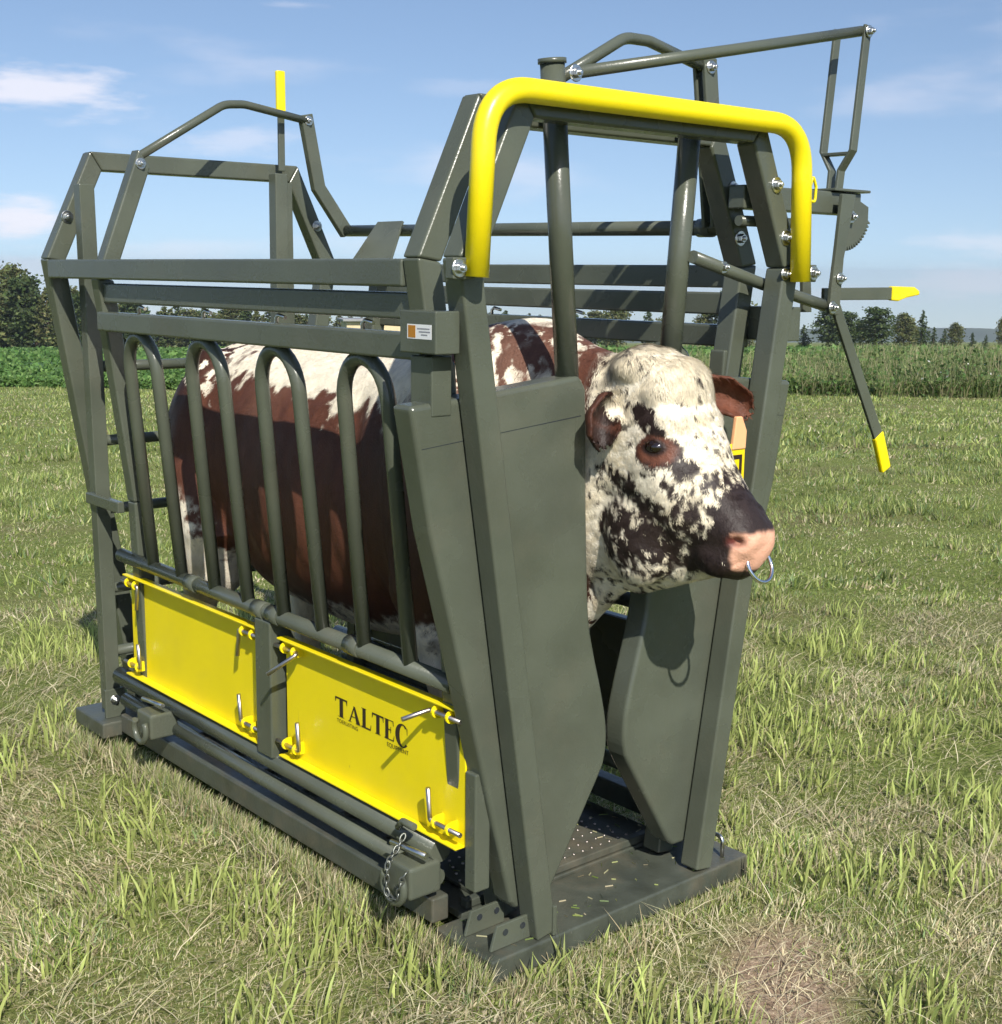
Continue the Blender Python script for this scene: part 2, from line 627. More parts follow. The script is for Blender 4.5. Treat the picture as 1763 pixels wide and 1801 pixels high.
for i in range(17):
    for j in range(8):
        x = -.285 + i * .0345 + (j % 2) * .017
        y = .275 + j * .037
        if x > .27: continue
        bmesh.ops.create_icosphere(bm, subdivisions=1, radius=.0048,
                                   matrix=Matrix.Translation((x, y, .084)) @ Matrix.Scale(.8, 4, (0, 0, 1)))
tag(from_bm('tread_stud', bm, STEEL, tp, True), kind='stuff')
for k in range(6):
    bar('floor_cleat', (-.36, .70 + k * .22, .082), (.36, .70 + k * .22, .082), .03, .02, (0, 1, 0), GREEN_FLOOR, crush)

# lugs with holes on the near end of the front plate
def lug_plate(y0):
    pts = [(-.445, y0, .067), (-.318, y0, .067), (-.322, y0, .128), (-.425, y0, .128)]
    o = prism('drawbar_lug', pts, (0, .009, 0), GREEN, crush, .002)
    for x in (-.40, -.345):
        bm = bmesh.new()
        bmesh.ops.create_cone(bm, cap_ends=True, segments=14, radius1=.0085, radius2=.0085, depth=.0006,
                              matrix=Matrix.Translation((x, y0 - .0012, .106)) @ Matrix.Rotation(math.pi / 2, 4, 'X'))
        from_bm('hole', bm, DARKW, o)
lug_plate(.03)
lug_plate(.128)
box('stop_tab', (-.275, -.005, .068), (-.262, .012, .145), GREEN, crush, .002)
tube('lifting_ring', fillet([(.40, .03, .06), (.40, .03, .125), (.40, .075, .125), (.40, .075, .06)], .02), .006, ZINC, crush, 8)

# side bars, the same on both sides
for s in (-1, 1):
    def sx(a, b):
        return (min(s * a, s * b), max(s * a, s * b))
    x0, x1 = sx(.577, .530)
    box('side_rail', (x0, .206, 1.636), (x1, 2.216, 1.698), GREEN, crush, .006, 4)
    x0, x1 = sx(.548, .508)
    box('side_rail', (x0, .206, 1.563), (x1, 1.90, 1.624), GREEN, crush, .006, 4)
    x0, x1 = sx(.566, .520)
    rail = box('side_rail', (x0, .150, 1.475), (x1, 1.862, 1.535), GREEN, crush, .006, 4)
    # bent loops of the squeeze side standing on the swivel pipe
    lowp = tube('swivel_pipe', [(s * .465, .145, .708), (s * .465, 1.975, .712)], .0225, GREEN, crush, 18)
    for yc in (.075 + .348, .818, 1.215, 1.628):
        for yy in (yc - .175 if yc > 1 else yc + .14,):
            tube('collar', [(s * .465, yy - .03, .71), (s * .465, yy + .03, .71)], .0262, GREEN, lowp, 18)
        lean = lambda z: s * (.465 + (z - .71) * (.068 / .76))
        pts = [(lean(.715), yc + .1, .715), (lean(1.36), yc + .093, 1.36)]
        arc = [(lean(1.36 + .093 * 1.15 * math.sin(a)), yc + .093 * math.cos(a), 1.36 + .093 * 1.15 * math.sin(a))
               for a in np.linspace(0, math.pi, 15)]
        path = [pts[0]] + arc + [(lean(.715), yc - .1, .715)]
        hp = tube('hoop_rail', path, .0195, GREEN, crush, 14)
        tube('drop_pin', [(lean(1.46), yc, 1.455), (lean(1.46), yc, 1.548), (lean(1.46), yc - .012, 1.556), (lean(1.46), yc - .045, 1.55)],
             .0055, ZINC, hp, 8)
    # posts of the squeeze side
    x0, x1 = sx(.486, .400)
    box('side_post', (x0, .965, .285), (x1, 1.050, .692), GREEN, crush, .006, 4)
    prism('side_post', [(s * .438, .150, .29), (s * .385, .150, .29), (s * .465, .150, 1.47), (s * .515, .150, 1.47)], (0, .052, 0),
          GREEN, crush, .006, 4)

box('panel_stop', (-.452, .084, .20), (-.405, .124, .50), GREEN, crush, .004)
# kick panels with flanges, lugs and pins
def kick_panel(s, ya, yb, mat):
    """sheet between ya (front) and yb (rear), outer face at x = s*.45"""
    x = s * .448
    o = box('kick_panel', (min(x, x - s * .006), ya, .303), (max(x, x - s * .006), yb, .652), mat, crush, .0015)
    def fl(z0, z1):
        return box('flange', (min(x, x + s * .030), ya, z0), (max(x, x + s * .030), yb, z1), mat, o, .0015)
    fl(.648, .6535)
    fl(.3015, .307)
    for (yl, zl, hz, d) in ((yb - .03, .628, -1, -1), (ya + .03, .628, 0, 1), (yb - .03, .345, 1, -1), (ya + .03, .345, 1, 1)):
        g = []
        for k in (0, 1):
            yy = yl + d * (.0 if k == 0 else .055)
            bm = bmesh.new()
            c = (x + s * .022, yy, zl)
            bmesh.ops.create_cone(bm, cap_ends=True, segments=16, radius1=.0155, radius2=.0155, depth=.006,
                                  matrix=Matrix.Translation(c) @ Matrix.Rotation(math.pi / 2, 4, 'X'))
            xa, xb = sorted((x - s * .002, x + s * .022))
            bmesh.ops.create_cube(bm, size=1, matrix=Matrix.Translation(((xa + xb) / 2, yy, zl)) @
                                  Matrix.Diagonal((xb - xa, .0062, .034, 1)))
            from_bm('lug', bm, mat, o)
        y_in, y_out = yl - d * .045, yl + d * .075
        xx = x + s * .026
        if hz == 0 and s < 0 and ya < .5:
            tail = (xx - .075, y_out + .012, zl - .012)
        else:
            tail = (xx + s * .006, y_out, zl + (.085 if hz > 0 else -.08))
        if hz < 0 and yb < 1.2:
            tail = (xx + s * .075, y_out + .04, zl - .055)
        tube('locking_pin', [(xx, y_in, zl), (xx, y_out, zl), tail], .0062, STEEL, o, 10, .008, 4)
    return o

P1 = kick_panel(-1, 1.056, 1.945, YELLOW)
P2 = kick_panel(-1, .128, .940, YELLOW)
P2['label'] = 'yellow kick panel with black serif lettering'
P1['label'] = 'plain yellow kick panel'
kick_panel(1, 1.056, 1.838, GREEN)
kick_panel(1, .208, .940, GREEN)

# lettering on the front panel (reads towards -y); each letter its own flat shape
def letter(name, polys, x0, z0, sx_, sz_, parent, depth=.0009):
    bm = bmesh.new()
    for k, pl in enumerate(polys):
        xo = -.448 - .0009 - k * .00012
        vs = [bm.verts.new((xo, x0 - u * sx_, z0 + v * sz_)) for u, v in pl]
        bm.faces.new(vs)
    from_bm(name, bm, INK, parent)

def ring_part(cx, cz, ro, ri_x, ri_z, a0, a1, n=22, sh=.0):
    o = [(cx + ro[0] * math.cos(math.radians(a)), cz + ro[1] * math.sin(math.radians(a))) for a in np.linspace(a0, a1, n)]
    i = [(cx + sh + ri_x * math.cos(math.radians(a)), cz + ri_z * math.sin(math.radians(a))) for a in np.linspace(a1, a0, n)]
    return o + i

T_ = [[(.36, 0), (.65, 0), (.65, .95), (.36, .95)], [(.0, .91), (1.0, .91), (1.0, 1), (0, 1)], [(.27, 0), (.75, 0), (.75, .03), (.27, .03)],
      [(.0, .93), (.1, .93), (.03, .72), (0, .72)], [(.9, .93), (1, .93), (1.0, .72), (.97, .72)]]
A_ = [[(.42, 1), (.55, 1), (.96, .02), (.66, .02)], [(.08, .02), (.19, .02), (.52, .93), (.45, .98)], [(.26, .33), (.66, .33), (.65, .38), (.28, .38)],
      [(.0, 0), (.3, 0), (.3, .03), (0, .03)], [(.6, 0), (1.02, 0), (1.02, .03), (.6, .03)]]
L_ = [[(.10, 0), (.43, 0), (.43, 1), (.10, 1)], [(.0, .97), (.5, .97), (.5, 1), (0, 1)], [(0, 0), (.95, 0), (.95, .08), (0, .08)],
      [(.86, .0), (.95, .0), (1.0, .3), (.96, .3)]]
E_ = [[(.08, 0), (.40, 0), (.40, 1), (.08, 1)], [(0, .96), (.9, .96), (.9, 1), (0, 1)], [(0, 0), (.95, 0), (.95, .05), (0, .05)],
      [(.34, .49), (.68, .49), (.68, .54), (.34, .54)], [(.82, 1), (.9, 1), (.93, .74), (.90, .74)], [(.86, 0), (.95, 0), (1, .28), (.96, .28)],
      [(.63, .68), (.68, .68), (.68, .36), (.63, .36)]]
C_ = [ring_part(.55, .45, (.55, .62),   .26, .55, 48, 318, sh=.05), [(.90, .92), (.96, .92), (.96, .58), (.93, .58)]]
lx = .688
for nm, pl, w, dz, sc in (('letter_t', T_, .058, 0, 1), ('letter_a', A_, .060, 0, .86), ('letter_l', L_, .045, 0, 1), ('letter_t', T_, .052, 0, 1),
                          ('letter_e', E_, .044, 0, 1), ('letter_c', C_, .054, .003, .95)):
    letter(nm, pl, lx, .4875 + dz, w, .0535 * sc, P2)
    lx -= w + .0035

def small_text(txt, y, z, size, parent, name, width):
    cu = bpy.data.curves.new(name, 'FONT')
    cu.body = txt
    cu.size = size
    cu.extrude = 0.0
    tmp = bpy.data.objects.new(name, cu)
    COL.objects.link(tmp)
    dg = bpy.context.evaluated_depsgraph_get()
    me = bpy.data.meshes.new_from_object(tmp.evaluated_get(dg))
    bpy.data.objects.remove(tmp)
    n = len(me.vertices)
    co = np.zeros(n * 3)
    me.vertices.foreach_get('co', co)
    co = co.reshape(-1, 3)
    k = width / (co[:, 0].max() - co[:, 0].min())
    new = np.stack([np.full(n, -.4492), y - co[:, 0] * k, z + co[:, 1]], 1)
    me.vertices.foreach_set('co', new.ravel())
    me.materials.clear()
    me.update()
    return link(name, me, INK, parent)

small_text('TOERUSTING', .680, .4705, .0150, P2, 'small_lettering', .100)
small_text('EQUIPMENT', .448, .4685, .0165, P2, 'small_lettering', .092)

# yellow bumper hoop on the face of the head gate
hoop = tube('bumper_hoop', [(-.558, -.034, 1.660), (-.535, -.034, 2.047), (.515, -.034, 2.047), (.538, -.034, 1.656)], .0262, YELLOW, crush, 20, .125, 12)
for s in (-1, 1):
    box('hoop_tab', (s * .585 - .03, -.028, 1.655), (s * .585 + .03, -.0012, 1.700), GREEN, crush, .003)
    bolt((s * .600, -.029, 1.678), (0, -1, 0), crush, .012)
    bolt((s * .515, -.0005, 1.675), (0, -1, 0), crush, .010)

# head gate leaves
LEAF_P = [(.655, 1.385), (.53, 1.395), (.155, 1.432), (.132, 1.40), (.122, 1.14), (.106, .855), (.085, .745), (.055, .64), (.036, .56), (.030, .505),
          (.036, .45), (.062, .395), (.215, .150), (.235, .132), (.335, .128), (.352, .150), (.53, .843), (.60, 1.10)]

def smooth_run(P, i0, i1, k=4):
    out = list(P[:i0 + 1])
    for i in range(i0, i1):
        p0, p1, p2, p3 = (Vector(P[j]) for j in (i - 1, i, i + 1, i + 2))
        for t in (np.arange(1, k + 1) / k):
            t = float(t)
            q = .5 * ((2 * p1) + (p2 - p0) * t + (2 * p0 - 5 * p1 + 4 * p2 - p3) * t * t + (3 * p1 - p0 - 3 * p2 + p3) * t ** 3)
            out.append((q.x, q.y))
    return out + list(P[i1 + 1:])


LEAF_P = smooth_run(LEAF_P, 4, 11)


def gate_leaf(s):
    o = prism('gate_leaf', [(s * p[0], .0665, p[1]) for p in LEAF_P], (0, .0725, 0), GREEN, crush, .012, 5)
    a, b = (.625, 1.290), (.150, 1.335)
    prism('seam', [(s * a[0], .0661, a[1]), (s * b[0], .0661, b[1]), (s * b[0], .0661, b[1] + .0022), (s * a[0], .0661, a[1] + .0016)], (0, .0006, 0), DARKW, o, 0)
    return o

GL = gate_leaf(-1)
GR = gate_leaf(1)
tube('leaf_pipe', [(-.162, .103, 1.40), (-.229, .103, 2.135)], .0285, GREEN, GL, 20)
tube('pipe_cap', [(-.2293, .103, 2.136), (-.2303, .103, 2.147)], .033, GREEN, GL, 20)
tube('leaf_pipe', [(.190, .103, 1.40), (.245, .103, 2.07)], .0285, GREEN, GR, 20)
# spacer boxes
for s in (-1, 1):
    xa, xb = sorted((s * .622, s * .556))
    sb = box('spacer_box', (xa, .022, 1.497), (xb, .150, 1.588), GREEN, crush, .003)
    if s < 0:
        st = box('sticker', (-.6226, .036, 1.528), (-.6218, .122, 1.559), STICKER, sb, .0)
        box('sticker_emblem', (-.6231, .092, 1.5305), (-.6224, .118, 1.5565), ORANGE, st, .0)
        for k, (a, b) in enumerate(((.042, .086), (.040, .080), (.050, .072))):
            box('sticker_print', (-.6229, a, 1.5485 - k * .0065), (-.6225, b, 1.5515 - k * .0065), GREYINK, st, .0)
        xa, xb = -.60, -.545
box('spacer_box', (-.60, .064, 1.36), (-.545, .141, 1.49), GREEN, crush, .003)

# hinge bolts on the slants
for p in ((-.505, .2035), (.0, 0)):
    pass
for (x, z) in ((.463, 1.90), (.513, 1.768)):
    bolt((x, -.0005, z), (0, -1, 0), crush, .013)
bolt((.50, .1415, 1.768), (0, -1, 0), crush, .013)
bolt((.462, .1415, 1.90), (0, -1, 0), crush, .010)
bolt((-.50, 2.2165, 1.84), (0, -1, 0), crush, .013)
bolt((.49, 2.2165, 1.84), (0, -1, 0), crush, .013)
bolt((-.405, 1.8445, 2.0), (0, -1, 0), crush, .011)

# linkage above the head gate
lv = tube('link_tube', [(-.185, .078, 2.118), (.882, .063, 2.335)], .0142, GREEN, crush, 14)
bolt((-.195, .062, 2.115), (0, -1, 0), crush, .012)
bolt((.889, .042, 2.333), (0, -1, 0), crush, .010)
tube('arch_tube', [(-.19, .135, 2.105), (.10, .20, 2.243), (.20, .215, 2.248), (.455, .25, 2.213)], .0142, GREEN, crush, 14, .16, 10)
bar('rocker_arm', (.455, .268, 2.235), (.512, .262, 1.80), .052, .012, (1, 0, 0), GREEN, crush)
bar('rocker_arm', (.455, .236, 2.235), (.512, .230, 1.80), .052, .012, (1, 0, 0), GREEN, crush)
bolt((.457, .229, 2.213), (0, -1, 0), crush, .011)
tq = tube('torque_tube', [(.525, .21, 1.798), (.545, 2.12, 1.822)], .021, GREEN, crush, 16)
tube('collar', [(.5255, .26, 1.7987), (.526, .31, 1.7993)], .0255, GREEN, tq, 16)
bolt((.378, 2.0895, 2.213), (0, -1, 0), crush, .011)
tube('arch_tube', [(-.385, 1.93, 2.02), (.01, 2.05, 2.235), (.10, 2.07, 2.245), (.378, 2.10, 2.213)], .0142, GREEN, crush, 14, .16, 10)
prism('counter_flap', [(.548, 1.730, 1.846), (.548, 1.888, 1.846), (.42, 1.875, 1.70), (.42, 1.63, 1.70)], (-.006, 0, .006), GREEN, crush, .002)

# lever gear on the far side of the head gate
box('gear_bracket', (.43, .075, 1.842), (.945, .130, 1.903), GREEN, crush, .004)
box('bracket_cap', (.80, .060, 1.9045), (.968, .145, 1.912), GREEN, crush, .002)
tube('gear_shaft', [(.44, .10, 1.812), (.70, .10, 1.812)], .014, GREEN, crush, 12)
def polybar(name, path, w, t, parent):
    """flat bar following a path whose wide face lies across y"""
    bm = bmesh.new()
    prev = None
    P = [Vector(p) for p in path]
    for i, p in enumerate(P):
        d = (P[min(i + 1, len(P) - 1)] - P[max(i - 1, 0)]).normalized()
        sx_ = Vector((0, 1, 0)).cross(d).normalized()
        ny = d.cross(sx_).normalized()
        ring = [bm.verts.new(p + sx_ * a * w / 2 + ny * b * t / 2) for a, b in ((-1, -1), (1, -1), (1, 1), (-1, 1))]
        if prev:
            for k in range(4):
                bm.faces.new((prev[k], prev[(k + 1) % 4], ring[(k + 1) % 4], ring[k]))
        else:
            bm.faces.new(ring)
        prev = ring
    bm.faces.new(prev[::-1])
    bmesh.ops.recalc_face_normals(bm, faces=bm.faces)
    bevel(bm, .002, 1, .9)
    return from_bm(name, bm, GREEN, parent)
polybar('fork_bar', [(.891, .05, 2.350), (.856, .05, 2.015), (.856, .086, 1.962), (.846, .088, 1.86)], .030, .010, crush)
polybar('fork_bar', [(.893, .15, 2.350), (.858, .15, 2.015), (.856, .116, 1.962), (.846, .114, 1.86)], .030, .010, crush)
polybar('rocker_arm', [(.372, 2.105, 2.235), (.425, 2.105, 1.976), (.551, 2.105, 1.812)], .05, .03, crush)
box('fork_spacer', (.842, .056, 2.003), (.872, .144, 2.012), GREEN, crush, .002)
# toothed quadrant
qc = (.848, 1.865)
qp = [(qc[0] - .03, qc[1])]
teeth = 13
for k in range(teeth):
    for f, rr in ((0, .112), (.25, .124), (.6, .124), (.85, .112)):
        a = math.radians(-88 + (k + f) / teeth * 70)
        qp.append((qc[0] + rr * math.cos(a), qc[1] + rr * math.sin(a)))
qp += [(qc[0] + .105, qc[1] + .0), (qc[0] + .05, qc[1] + .02)]
prism('toothed_quadrant', [(p[0], .055, p[1]) for p in qp], (0, .010, 0), GREEN, crush, .0)
bolt((.862, .047, 1.835), (0, -1, 0), crush, .011)
prism('lever_arm', [(.800, .035, 1.895), (.862, .035, 1.895), (.838, .035, 1.79), (.822, .035, 1.72), (.815, .035, 1.565), (.768, .035, 1.565), (.772, .035, 1.64), (.782, .035, 1.72)],
      (0, .012, 0), GREEN, crush, .002)
prism('lever_arm', [(.742, .118, 1.76), (.778, .118, 1.76), (.80, .118, 1.57), (.760, .118, 1.57)], (0, .012, 0), GREEN, crush, .002)
bolt((.806, .033, 1.665), (0, -1, 0), crush, .010)
bolt((.778, .033, 1.585), (0, -1, 0), crush, .011)
# handles with yellow grips
h1 = prism('lever_handle', [(.80, .080, 1.604), (.80, .080, 1.638), (1.135, .080, 1.641), (1.135, .080, 1.604)], (0, .010, 0), GREEN, crush, .002)
prism('hand_grip', [(1.134, .076, 1.602), (1.134, .076, 1.644), (1.25, .076, 1.642), (1.277, .076, 1.630), (1.277, .076, 1.618), (1.21, .076, 1.610), (1.17, .076, 1.600)],
      (0, .018, 0), YELLOW, h1, .004)
h2 = prism('lever_handle', [(.792, .05, 1.60), (.835, .05, 1.60), (1.085, .05, 1.215), (1.050, .05, 1.195)], (0, .010, 0), GREEN, crush, .002)
prism('hand_grip', [(1.048, .046, 1.196), (1.087, .046, 1.218), (1.138, .046, 1.105), (1.098, .046, 1.088)], (0, .018, 0), YELLOW, h2, .005)
tube('push_rod', [(.222, .062, 1.715), (.50, .085, 1.655), (.70, .085, 1.612), (.778, .060, 1.59)], .0165, GREEN, crush, 14)
bolt((.34, .060, 1.69), (0, -1, 0), crush, .010)
tube('grab_eye', fillet([(.562, -.03, 1.885), (.575, -.03, 1.93), (.590, -.03, 1.90), (.588, -.03, 1.86), (.565, -.03, 1.865)], .01), .004, YELLOW, crush, 8)

# tail gate leaves
for s in (-1, 1):
    xt, xb = (-.470, -.452) if s < 0 else (.275, .262)
    tl = bar('tail_leaf_post', (xb, 2.14, .12), (xt, 2.14, 1.945 if s < 0 else 2.02), .052, .05, (1, 0, 0), GREEN, crush)
    for z in (1.34, 1.085, .845, .56, .33):
        xa = xb + .0 if s < 0 else xb
        tube('cross_pipe', [(xa, 2.14, z), (-.05 if s < 0 else .05, 2.14, z)], .0185, GREEN, tl, 12)
box('base_foot', (-.36, 2.06, .0), (.36, 2.28, .044), GREEN_FLOOR, crush, .004)
bar('tail_leaf_post', (.325, 2.165, .12), (.318, 2.165, 1.99), .04, .04, (1, 0, 0), GREEN, crush)
lh = bar('lever_handle', (.290, 2.14, 2.03), (.291, 2.14, 2.235), .026, .012, (1, 0, 0), GREEN, crush)
bar('hand_grip', (.2912, 2.14, 2.233), (.2905, 2.14, 2.385), .036, .017, (1, 0, 0), YELLOW, lh, .005)
box('latch_bar', (-.500, 1.91, .868), (-.476, 2.17, .905), GREEN, crush, .003)
box('latch_bar', (-.475, 2.14, .868), (-.44, 2.168, .905), GREEN, crush, .003)
box('hinge_clip', (-.492, 2.095, .10), (-.418, 2.110, .205), GREEN, crush, .003)
bolt((-.457, 2.0945, .165), (0, -1, 0), crush, .011)

# wheel sockets
def socket(yc, zc, chain):
    s0 = box('wheel_socket', (-.556, yc - .050, zc - .042), (-.458, yc + .050, zc + .042), GREEN, crush, .009, 3)
    tube('socket_pin', [(-.52, yc + .075, zc + .062), (-.52, yc - .07, zc + .075)], .0075, ZINC, s0, 10)
    tube('socket_ring', [(-.568, yc + .042 * math.cos(a), zc - .012 + .042 * math.sin(a)) for a in np.linspace(-3.8, .6, 20)], .010, GREEN, s0, 10)
    if chain:
        pts = fillet([(-.515, yc + .035, zc + .085), (-.545, yc + .028, zc + .056), (-.575, yc + .015, zc + .045), (-.582, yc + .012, zc - .036), (-.578, yc - .025, zc - .044),
                      (-.577, yc - .045, zc + .02), (-.55, yc - .05, zc + .055)], .02)
        L = [0]
        for a, b in zip(pts[:-1], pts[1:]): L.append(L[-1] + (b - a).length)
        for k in range(int(L[-1] / .0165)):
            t = k * .0165
            i = max(j for j in range(len(L)) if L[j] <= t)
            i = min(i, len(pts) - 2)
            p = pts[i] + (pts[i + 1] - pts[i]) * ((t - L[i]) / max(1e-6, L[i + 1] - L[i]))
            d = (pts[i + 1] - pts[i]).normalized()
            e = d.orthogonal().normalized()
            if k % 2: e = d.cross(e)
            bm = bmesh.new()
            loop = [p + d * .0115 * math.cos(a) + e * .006 * math.sin(a) for a in np.linspace(0, 2 * math.pi, 12)]
            sweep_bm(bm, loop, .0024, 6, cap=False)
            from_bm('chain_link', bm, CHAINM, s0, True)
        tube('linch_hook', [(-.50, yc + .075, zc + .095), (-.50, yc + .055, zc + .118), (-.505, yc + .0, zc + .122)], .009, GREEN, s0, 10, .012)
socket(1.655, .215, False)
socket(.255, .205, True)


# ------------------------------------------------------------------ the bull
def loft(bm, secs, n=36):
    """secs: list of (top(y,z), bottom(y,z), halfwidth, kind, xcentre)"""
    rings = []
    for (T, B, w, kind, xc) in secs:
        ring = []
        for k in range(n):
            a = 2 * math.pi * k / n
            c, s = math.sin(a), math.cos(a)                 # s: +1 top, -1 bottom
            v = (1 - s) / 2
            if kind == 'head':
                f = abs(c) ** .8
                f *= 1.0 if v < .42 else 1 - .38 * float(sstep(.42, .9, np.array(v)))
                x = w * math.copysign(f, c)
            else:
                f = abs(c) ** .86
                x = w * math.copysign(f, c)
            ring.append(bm.verts.new((xc + x, T[0] + (B[0] - T[0]) * v, T[1] + (B[1] - T[1]) * v)))
        rings.append(ring)
    for a, b in zip(rings[:-1], rings[1:]):
        for k in range(n):
            bm.faces.new((a[k], a[(k + 1) % n], b[(k + 1) % n], b[k]))
    bm.faces.new(rings[0][::-1])
    bm.faces.new(rings[-1])


def ellipsoid(bm, c, r, rot=None, sub=3):
    M = Matrix.Translation(Vector(c)) @ (rot.to_4x4() if rot else Matrix.Identity(4)) @ Matrix.Diagonal((*r, 1))
    bmesh.ops.create_icosphere(bm, subdivisions=sub, radius=1, matrix=M)


HEAD_YAW = math.radians(8)
def hx(p):
    """head space -> world: turn about the neck"""
    x, y, z = p
    dy = y - .12
    return (x * math.cos(HEAD_YAW) - dy * math.sin(HEAD_YAW), .12 + x * math.sin(HEAD_YAW) + dy * math.cos(HEAD_YAW), z)


def remesh(bm, vox, iters, fac=.5):
    bmesh.ops.recalc_face_normals(bm, faces=bm.faces)
    me = bpy.data.meshes.new('tmp')
    bm.to_mesh(me)
    bm.free()
    tmp = bpy.data.objects.new('tmp', me)
    COL.objects.link(tmp)
    md = tmp.modifiers.new('r', 'REMESH')
    md.mode = 'VOXEL'
    md.voxel_size = vox
    md2 = tmp.modifiers.new('s', 'SMOOTH')
    md2.factor = fac
    md2.iterations = iters
    dg = bpy.context.evaluated_depsgraph_get()
    out = bpy.data.meshes.new_from_object(tmp.evaluated_get(dg))
    bpy.data.objects.remove(tmp)
    return out


EAR_N = [(-.100, .018, 1.372), (-.145, .010, 1.360), (-.176, .002, 1.334), (-.184, .0, 1.300), (-.174, .003, 1.258)]
EAR_F = [(.085, -.01, 1.385), (.155, -.04, 1.388), (.225, -.07, 1.375), (.285, -.09, 1.345), (.315, -.095, 1.305)]


